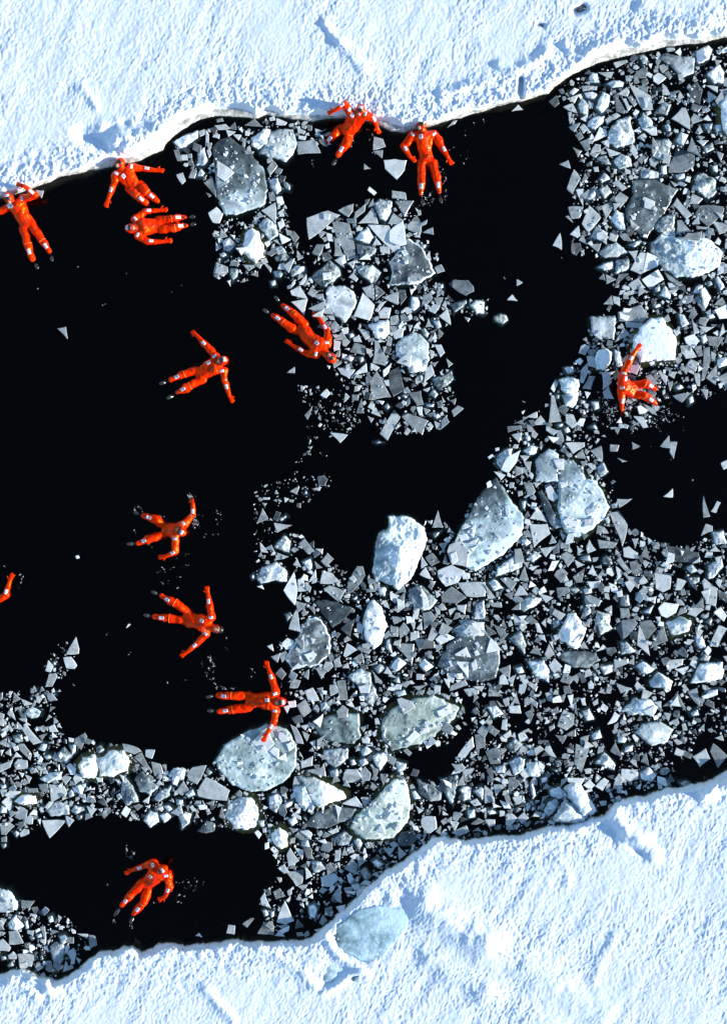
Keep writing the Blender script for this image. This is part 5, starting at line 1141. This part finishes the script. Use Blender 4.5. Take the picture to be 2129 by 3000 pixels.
    for s_ in (-1, 1):
        ellobj('eye', hp(.029 * s_, .008, .077), (.014, .008, .010), M['eye'], bo)
        ellobj('eyebrow', hp(.030 * s_, .026, .078), (.019, .0055, .010), M['eye'], bo)
    mo = ellobj('mouth', hp(0, -.047, .084), (.023, .008, .008), M['lip'], bo)
    if sp.get('smile'):
        ellobj('teeth', hp(0, -.045, .0885), (.018, .005, .005), M['teeth'], mo)
    # boots
    for h0, k, an, toe in shins:
        B = Blob()
        d = unit(toe - an); Ln = np.linalg.norm(toe - an)
        st = an - unit(an - k) * .03
        heel = an + d * Ln * .35 + V3(0, 0, -.055)
        ball_ = an + d * Ln * .80 + V3(0, 0, .0)
        B.limb([st, heel], [.052, .048]); B.limb([heel, ball_ + V3(0, 0, .02)], [.046, .048]); B.limb([ball_ + V3(0, 0, .02), toe + V3(0, 0, .045)], [.048, .036])
        me = B.mesh(.011, 2); me.materials.clear(); me.materials.append(M['boot'])
        link('boot', me, root)
    # shin, forearm and shoulder patches, knee straps
    inn = lambda i, j: 0 < i < 5 and 0 < j < 3 and (i + j) % 5 != 0
    def patch(name, c, ux, w, h, nx=6, ny=4, inner=inn, mats=None):
        r_ = grid_patch(bvh, c, ux, w, h, .0035, nx, ny, inner=inner)
        if r_ is None: return
        me = make_mesh(name, r_[0], r_[1], mats or [M['patch'], M['print_']], midx=r_[2])
        link(name, me, so)
    for h0, k, an, toe in shins:
        patch('reflective_patch', k + (an - k) * sp.get('shinpos', .58), (an - k), .108, .062)
        # strap round the knee
        if sp.get('straps', True):
            c = k + (an - k) * .08; ax = unit(an - k); s1 = unit(np.cross(ax, V3(0, 0, 1))); s2 = np.cross(s1, ax)
            V, F = [], []
            N = 30
            for off in (-.007, .007):
                for i in range(N):
                    a = 6.2832 * i / N; dr = s1 * math.cos(a) + s2 * math.sin(a)
                    o_ = c + ax * off + dr * .125
                    hit = bvh.ray_cast(Vector(o_), Vector(-dr), .22)
                    rr = (c + ax * off + dr * .09) if hit[0] is None or (hit[0] - Vector(c + ax * off)).length > .112 else np.array(hit[0])
                    V.append(rr + dr * .005)
            for off in (-.007, .007):
                for i in range(N):
                    a = 6.2832 * i / N; dr = s1 * math.cos(a) + s2 * math.sin(a)
                    V.append(V[(0 if off < 0 else N) + i] - dr * .012)
            for i in range(N):
                j = (i + 1) % N
                F += [(i, j, N + j, N + i), (i + 2 * N, i, i + N, i + 3 * N)[::-1] if False else (j, i, 2 * N + i, 2 * N + j), (N + i, N + j, 3 * N + j, 3 * N + i)]
            link('knee_strap', make_mesh('knee_strap', V, F, M['strap']), so)
    for s0, e, w in guides:
        patch('reflective_patch', e + (w - e) * .28, (w - e), .098, .056)
        patch('reflective_patch', s0 + (e - s0) * .02 + (chest - s0) * .05, (e - s0) if sp.get('shp', 0) else np.array([-(e - s0)[1], (e - s0)[0], 0]), .088, .052)
    if sp.get('hoodpatch', True) and hood_up:
        patch('reflective_patch', hp(0, .105, .02), rt if abs(rt[2]) < .9 else V3(1, 0, 0), .092, .052)
    if 'logo' in sp:
        emb = lambda i, j: 2 <= i <= 4 and 2 <= j <= 4 and not (i == 3 and j == 3)
        patch('chest_badge', L(*sp['logo'], 0), spine, .084, .070, 7, 7, emb, [M['patch'], M['emblem']])
    # zip from the throat to the crotch
    za_ = chest + (neck - chest) * .5; zb = pelv - spine * .05
    off = across * sp.get('zipx', .03)
    N = 26; V, F = [], []
    ok = True
    for i in range(N):
        t = i / (N - 1); c = za_ + (zb - za_) * t + off * math.sin(3.14 * t) 
        dirn = unit((zb - za_) * V3(1, 1, 0)); sd_ = V3(-dirn[1], dirn[0], 0)
        for s_ in (-1, 1):
            p = c + sd_ * .006 * s_
            hit = bvh.ray_cast(Vector((p[0], p[1], 1.0)), Vector((0, 0, -1)))
            if hit[0] is None: ok = False; break
            V.append(np.array(hit[0]) + V3(0, 0, .003))
        if not ok: break
    if ok:
        n2 = len(V); V += [v - V3(0, 0, .006) for v in V]
        for i in range(N - 1):
            a = 2 * i
            F += [(a, a + 1, a + 3, a + 2), (a, a + 2, a + 2 + n2, a + n2), (a + 3, a + 1, a + 1 + n2, a + 3 + n2)]
        link('zip', make_mesh('zip', V, F, M['black']), so)
    hu, hv = tx + sp['pelvis'][0] * tk, ty + sp['pelvis'][1] * tk
    LAND.append((sp['short'], hu, hv))
    return root

q = 300 / 1624
flt = (.05, .04, .04)
PEOPLE = [
 dict(f=(0, 510, q), head=(150, 400), face=(165, 450), neck=(220, 470), chest=(285, 520), pelvis=(430, 790), pitch=48, zh=.17, smile=True,
      arms=[((160, 520), (20, 600), (-150, 540), (-235, 500, 1)), ((370, 400), (560, 330), (395, 190), (240, 150, 1), (.26, .42, .40))],
      legs=[((375, 860), (430, 1090), (515, 1350), (605, 1490)), ((500, 800), (665, 1040), (790, 1225), (835, 1370))], zs=.09, zc=.08,
      logo=(230, 545), label='person in orange suit at the left frame edge, bent arm hooked over the snow', short='the swimmer at the upper left corner', zipx=.05, seed=1.0),
 dict(f=(290, 440, q), head=(325, 225), face=(305, 255), neck=(385, 340), chest=(430, 400), pelvis=(570, 580), pitch=20, smile=True, zh=.16,
      arms=[((285, 385), (225, 590), (155, 760), (100, 920, 1)), ((530, 270), (720, 290), (900, 320), (1050, 325, 1))],
      legs=[((500, 610), (600, 720), (745, 840), (840, 900), (.05, .0, -.14)), ((645, 550), (755, 660), (915, 800), (1000, 860), (.05, .0, -.14))], zs=.08,
      logo=(420, 450), label='smiling person in orange suit, hood against the snow pile, knees together and arms spread', short='the smiling swimmer by the snow pile', hoodpatch=False, zipx=.03, seed=2.3),
 dict(f=(290, 440, q), head=(525, 1240), face=(590, 1240), neck=(640, 1225), chest=(720, 1220), pelvis=(930, 1190), pitch=22,
      arms=[((580, 1100), (740, 965), (950, 955), (1105, 945, 1)), ((620, 1360), (770, 1450), (1020, 1450), (1165, 1430, 1))],
      legs=[((955, 1110), (1135, 1090), (1355, 1060), (1510, 1060)), ((965, 1250), (1190, 1230), (1380, 1190), (1520, 1175))],
      label='person in orange suit lying across with feet right, just below the smiling swimmer', short='the swimmer lying across, feet right', seed=3.1),
 dict(f=(900, 270, q), head=(835, 310), face=(815, 380), neck=(800, 390), chest=(755, 430), pelvis=(645, 610), pitch=45, zh=.38, zn=.30, zs=.34, zc=.22, zp=.02,
      arms=[((670, 300), (590, 190), (440, 285), (318, 345, -1), (.46, .40, .34)), ((925, 360), (1045, 410), (1095, 530), (1140, 660, -1), (.30, .12, .05))],
      legs=[((545, 575), (430, 680), (300, 800), (235, 850), (.02, -.06, -.10)), ((680, 670), (610, 820), (490, 1000), (410, 1150), (.05, .0, -.02))],
      logo=(718, 470), label='person in orange suit leaning on the upper snow edge, elbow bent over the snow', short='the swimmer leaning on the snow edge', cap=True, seed=4.7, straps=False),
 dict(f=(1120, 320, q), head=(605, 270), face=(585, 300), neck=(645, 370), chest=(655, 450), pelvis=(695, 780), pitch=28, zh=.16,
      arms=[((470, 420), (335, 590), (440, 765), (530, 830, 1)), ((820, 410), (945, 600), (1035, 760), (1105, 880, -1))],
      legs=[((620, 850), (615, 1090), (610, 1335), (640, 1510)), ((785, 840), (855, 1080), (900, 1310), (930, 1475))],
      logo=(602, 482), label='person in orange suit with one hand on the hip, head at the upper snow edge', short='the swimmer with hand on hip', zipx=.05, seed=5.2, straps=False),
 dict(f=(740, 840, q), head=(1232, 1115), face=(1228, 1100), neck=(1120, 1030), chest=(1040, 950), pelvis=(790, 690), pitch=8, updir=(1300, 1190), smile=True,
      arms=[((1190, 900), (1180, 700), (1050, 490), (955, 390, 1)), ((1010, 1085), (820, 1035), (620, 925), (510, 840, -1))],
      legs=[((810, 590), (650, 430), (475, 295), (360, 165)), ((690, 700), (500, 580), (325, 450), (180, 370))],
      logo=(1025, 915), label='person in orange suit lying diagonally beside ice shards, head lower right, arms along body', short='the diagonal swimmer at the shards', hoodpatch=False, zipx=0.0, seed=6.6),
 dict(f=(440, 930, q), head=(1130, 690), face=(1070, 710), neck=(1080, 750), chest=(1010, 780), pelvis=(800, 890), pitch=30, zh=.17,
      arms=[((1035, 620), (900, 460), (745, 290), (655, 210, 1)), ((1155, 855), (1200, 1050), (1255, 1240), (1320, 1350, 1))],
      legs=[((725, 840), (570, 890), (330, 985), (170, 1050)), ((820, 980), (660, 1080), (435, 1190), (285, 1280))],
      logo=(942, 733), label='person in orange suit alone in black water, arms stretched wide and legs close together', short='the lone wide armed swimmer', seed=7.4),
 dict(f=(1700, 960, q), head=(690, 820), face=(790, 830), neck=(670, 870), chest=(690, 900), pelvis=(800, 980), pitch=80, zh=.34, zn=.24, zs=.17, zc=.15, zp=.02,
      arms=[((670, 730), (760, 540), (865, 370), (955, 250, -1), (.22, .25, .26)), ((640, 960), (655, 1130), (650, 1270), (665, 1400, 1), (.08, .0, -.05))],
      legs=[((850, 920), (1000, 880), (1170, 965), (1330, 1030), (.05, .0, -.14)), ((830, 1050), (1000, 1080), (1175, 1200), (1320, 1280), (.05, .0, -.14))],
      label='person in orange suit in splashing water, one arm reaching over the blue white block', short='the splashing swimmer on the right', girth=1.0, seed=8.9, zipx=0.0),
 dict(f=(350, 1420, q), head=(965, 735), face=(905, 700), neck=(930, 730), chest=(880, 720), pelvis=(740, 715), pitch=45, zh=.20, zn=.10, zc=.02, zp=-.09, zhip=-.09, zs=.06,
      arms=[((1030, 610), (1170, 470), (1165, 300), (1130, 190, 1), (.0, .04, -.03)), ((890, 860), (895, 1060), (750, 1130), (620, 1150, 1), (.05, .04, .03))],
      legs=[((700, 650), (600, 560), (385, 490), (245, 440), (.03, .0, -.06)), ((700, 790), (540, 840), (300, 925), (140, 940), (.03, .0, -.02))],
      label='person in orange suit with hips sunk in dark water, legs apart, ripples around', short='the swimmer among ripples', seed=10.1, straps=False),
 dict(f=(390, 1680, q), head=(1345, 885), face=(1320, 880), neck=(1225, 855), chest=(1140, 810), pelvis=(860, 720), pitch=12, hood=False, smile=True,
      arms=[((1250, 690), (1210, 480), (1190, 330), (1165, 190, 1)), ((1160, 955), (1030, 1095), (865, 1240), (740, 1325, -1))],
      legs=[((860, 620), (685, 480), (455, 360), (310, 290)), ((800, 745), (600, 715), (355, 690), (190, 660))],
      logo=(1108, 740), label='person in orange suit with black cap, floating star shaped with arms and legs spread', short='the star shaped swimmer in a cap', zipx=.04, seed=11.3),
 dict(f=(580, 1910, q), head=(1290, 795), face=(1240, 800), neck=(1200, 785), chest=(1110, 770), pelvis=(840, 780), pitch=25,
      arms=[((1235, 650), (1180, 430), (1120, 270), (1080, 145, 1)), ((1235, 930), (1190, 1130), (1095, 1290), (1030, 1425, -1), (.06, .12, .13))],
      legs=[((800, 695), (550, 700), (315, 690), (150, 712)), ((800, 880), (570, 910), (340, 940), (170, 930))],
      logo=(1108, 740), label='person in orange suit with arms out like a cross, hand on a grey floe', short='the cross shaped swimmer', seed=12.8),
 dict(f=(300, 2480, q), head=(945, 370), face=(890, 410), neck=(900, 400), chest=(870, 430), pelvis=(715, 590), pitch=55, zh=.24, zn=.14, zc=.10, zs=.10,
      arms=[((815, 265), (645, 310), (480, 375), (340, 440, -1), (.04, .02, .02)), ((1030, 440), (1065, 640), (1000, 790), (870, 860, 1), (.10, .06, .03))],
      legs=[((650, 560), (460, 750), (320, 925), (205, 1080), (.05, .01, -.03)), ((740, 660), (655, 880), (510, 1055), (450, 1210), (.05, .01, -.04))],
      logo=(790, 430), label='person in orange suit curled forward in the dark pool at lower left', short='the curled swimmer at lower left', seed=14.0),
 dict(f=(0, 1600, 200 / 1624), head=(-900, 1500), face=(-960, 1560), neck=(-820, 1600), chest=(-780, 1700), pelvis=(-900, 2050), pitch=25,
      arms=[((-1050, 1560), (-1300, 1500), (-1500, 1350), (-1600, 1250, 1)), ((-480, 1560), (150, 1170), (235, 850), (315, 650, 1), (.05, .06, .06))],
      legs=[((-1000, 2150), (-1100, 2480), (-1150, 2850), (-1150, 3050)), ((-820, 2150), (-800, 2480), (-780, 2850), (-760, 3050))],
      label='person almost hidden by the left frame edge, only orange sleeve and glove in view', short='the glove at the left frame edge', seed=15.5),
]
if not globals().get('SKIP_PEOPLE'):
    for sp in PEOPLE: swimmer(sp)

# ------------------------------------------------------------------ splashes: drops and broken ripples round the swimmers
def tq(f, s): return [(f[0] + x * f[2], f[1] + y * f[2]) for x, y in nums(s)]
SPL = []   # (photo u, v, spread px, count, size)
for f, s, spr, n in (
    ((350, 1420, q), '1120,160 1130,190', 8, 26), ((350, 1420, q), '1200,600 1180,640 1240,590', 9, 40), ((350, 1420, q), '240,400 270,450 320,360', 9, 26),
    ((350, 1420, q), '470,950 540,910 480,990', 7, 14), ((350, 1420, q), '890,1130 1060,1100 1040,1300 850,1310 700,1340 610,1390 940,1440', 9, 30),
    ((350, 1420, q), '1290,490 1570,480 1580,590 1500,800 1350,800 1530,430', 9, 26), ((350, 1420, q), '640,490 250,740 680,1560', 7, 12),
    ((580, 1910, q), '200,100 220,170 230,230 140,370 240,430 260,490 300,570 380,560 450,590 540,580', 6, 60), ((580, 1910, q), '870,300 880,350 1320,520 1395,660', 5, 14),
    ((390, 1680, q), '1230,1340 1250,1420 1200,1500 1270,1530 1100,1450', 7, 30), ((390, 1680, q), '470,160 560,140 1490,1210 1500,1025 720,205', 5, 12),
    ((300, 2480, q), '490,130 510,110 440,180 380,70', 7, 40), ((300, 2480, q), '1240,550 1300,660 1220,770 1380,580 1470,650 1550,540 1200,870 1120,740', 10, 46),
    ((300, 2480, q), '200,1070 200,1180 210,1220 450,1210 470,1260 820,900 75,600', 6, 26),
    ((1120, 320, q), '1000,1080 980,1150 940,1000 1000,1300 980,1420 910,920 1100,620 1000,1370', 6, 36), ((1120, 320, q), '690,1420 740,1370 780,1460 640,1520', 9, 40),
    ((1120, 320, q), '1230,730 1330,690 1330,790 1440,220 1320,390 1590,180 1310,870', 5, 16),
    ((900, 270, q), '970,600 1030,680 990,740 990,890 1010,950 90,1160 70,1120 120,960', 6, 26), ((900, 270, q), '700,850 730,780', 4, 8),
    ((1700, 960, q), '960,420 930,500 910,580 880,700 850,800 960,840 960,940', 3, 40), ((1700, 960, q), '400,1200 430,1300 500,1400 560,1250 350,1150 460,1450', 14, 130),
    ((1700, 960, q), '1100,760 1200,800 1180,880 1050,720', 12, 50), ((1700, 960, q), '900,1250 1000,1350 1100,1420 1250,1350 1300,1450 800,1500 1400,1300 1450,1400 1200,1550 900,1550', 18, 150),
    ((1700, 960, q), '1000,1000 850,1150 780,1120 660,1230 1380,1080 1330,1100', 8, 50),
    ((0, 1600, 200 / 1624), '490,680 520,780 515,860 570,700 120,480 440,940 210,1150', 3, 26),
    ((1419, 740, K), '260,1000 130,170 520,40 1330,1185 1390,1520 1245,1385 1110,1305', 4, 14),
    ((0, 740, K), '530,100 700,345 690,350 850,140 1150,265 250,245 1210,215', 3, 12),
    ((710, 740, K), '450,1170 620,1130 720,1150 380,1400 450,1260 490,1240 350,1480 540,1350', 8, 40),
    ((0, 1480, K), '490,1200 1130,1190 870,985 720,860 1240,1170 1520,960', 4, 12)):
    for c in tq(f, s): SPL.append((c[0], c[1], spr, max(2, int(n / max(1, len(nums(s)))))))
Vs, Fs = [], []; nn = 0
IV, IF = ico(1)
rs = random.Random(5)
for u, v, spr, n in SPL:
    drift = rs.uniform(0, 3.14)
    for _ in range(n):
        t = rs.gauss(0, 1); s_ = rs.gauss(0, .35)
        uu = u + (t * math.cos(drift) - s_ * math.sin(drift)) * spr * .8; vv = v + (t * math.sin(drift) + s_ * math.cos(drift)) * spr * .8
        x, y = wxy(uu, vv)
        a = rs.uniform(0, 3.14); r_ = .0025 + .008 * rs.random() ** 3; el_ = rs.uniform(1, 3.2)
        P_ = IV * np.array([r_ * el_, r_, r_ * .7])
        X_ = P_[:, 0] * math.cos(a) - P_[:, 1] * math.sin(a); Y_ = P_[:, 0] * math.sin(a) + P_[:, 1] * math.cos(a)
        Vs.append(np.stack([X_ + x, Y_ + y, P_[:, 2] + .004], 1)); Fs.append(IF + nn); nn += len(IV)
tag(link('water_splash', make_mesh('water_splash', np.concatenate(Vs), np.concatenate(Fs), M['foam'])),
    'white drops and broken ripples on the dark water round the swimmers', 'splash', kind='stuff')

# ------------------------------------------------------------------ labels of the loose pieces: look, then the neighbour they lie beside
LAND += [('the upper snow edge, middle', 950, 330), ('the upper snow edge, right', 1750, 190), ('the lower left snow edge', 250, 2850), ('the lower snow edge, middle', 1080, 2600),
         ('the lower snow edge, right', 1650, 2370), ('the right frame edge, middle', 2120, 1350), ('the left frame edge, lower', 5, 2120)]
NUM = {3: 'triangular', 4: 'four sided', 5: 'five sided'}
def nearest(c):
    return min(LAND, key=lambda l: (l[1] - c[0]) ** 2 + (l[2] - c[1]) ** 2)
def where(c, l):
    dx, dy = c[0] - l[1], c[1] - l[2]
    if abs(dx) > 2.2 * abs(dy): return 'right of' if dx > 0 else 'left of'
    if abs(dy) > 2.2 * abs(dx): return 'below' if dy > 0 else 'above'
    return ('lower ' if dy > 0 else 'upper ') + ('right of' if dx > 0 else 'left of')
groups = {}
areas = sorted(poly_area(t[3]) for t in things)
for o, kind, word, p in things:
    c = centroid(p); l = nearest(c)
    a = poly_area(p)
    size = 'small' if a < 900 else ('middling' if a < 2600 else 'large')
    shape = NUM.get(len(p), 'many sided')
    if kind == 'ice chunk': shape = 'rough'
    text = f'{size} {word} {shape} {kind} {where(c, l)} {l[0]}'
    groups.setdefault(text, []).append((math.hypot(c[0] - l[1], c[1] - l[2]), o, kind))
ORD = ['', 'second', 'third', 'fourth', 'fifth', 'sixth', 'seventh', 'eighth', 'ninth', 'tenth', 'eleventh', 'twelfth']
for text, lst in groups.items():
    lst.sort(key=lambda e: e[0])
    for i, (d, o, kind) in enumerate(lst):
        lab = text if len(lst) == 1 else (text + ', nearest' if i == 0 else text + ', ' + (ORD[i] if i < len(ORD) else 'last') + ' nearest')
        w = lab.split()
        if len(w) > 16:
            w = [x for x in w if x not in ('the', 'ice')]; lab = ' '.join(w[:16]) if len(w) > 16 else ' '.join(w)
        tag(o, lab, kind, 'thin ice plates drifting in the channel' if kind == 'ice plate' else 'rough ice chunks drifting in the channel')
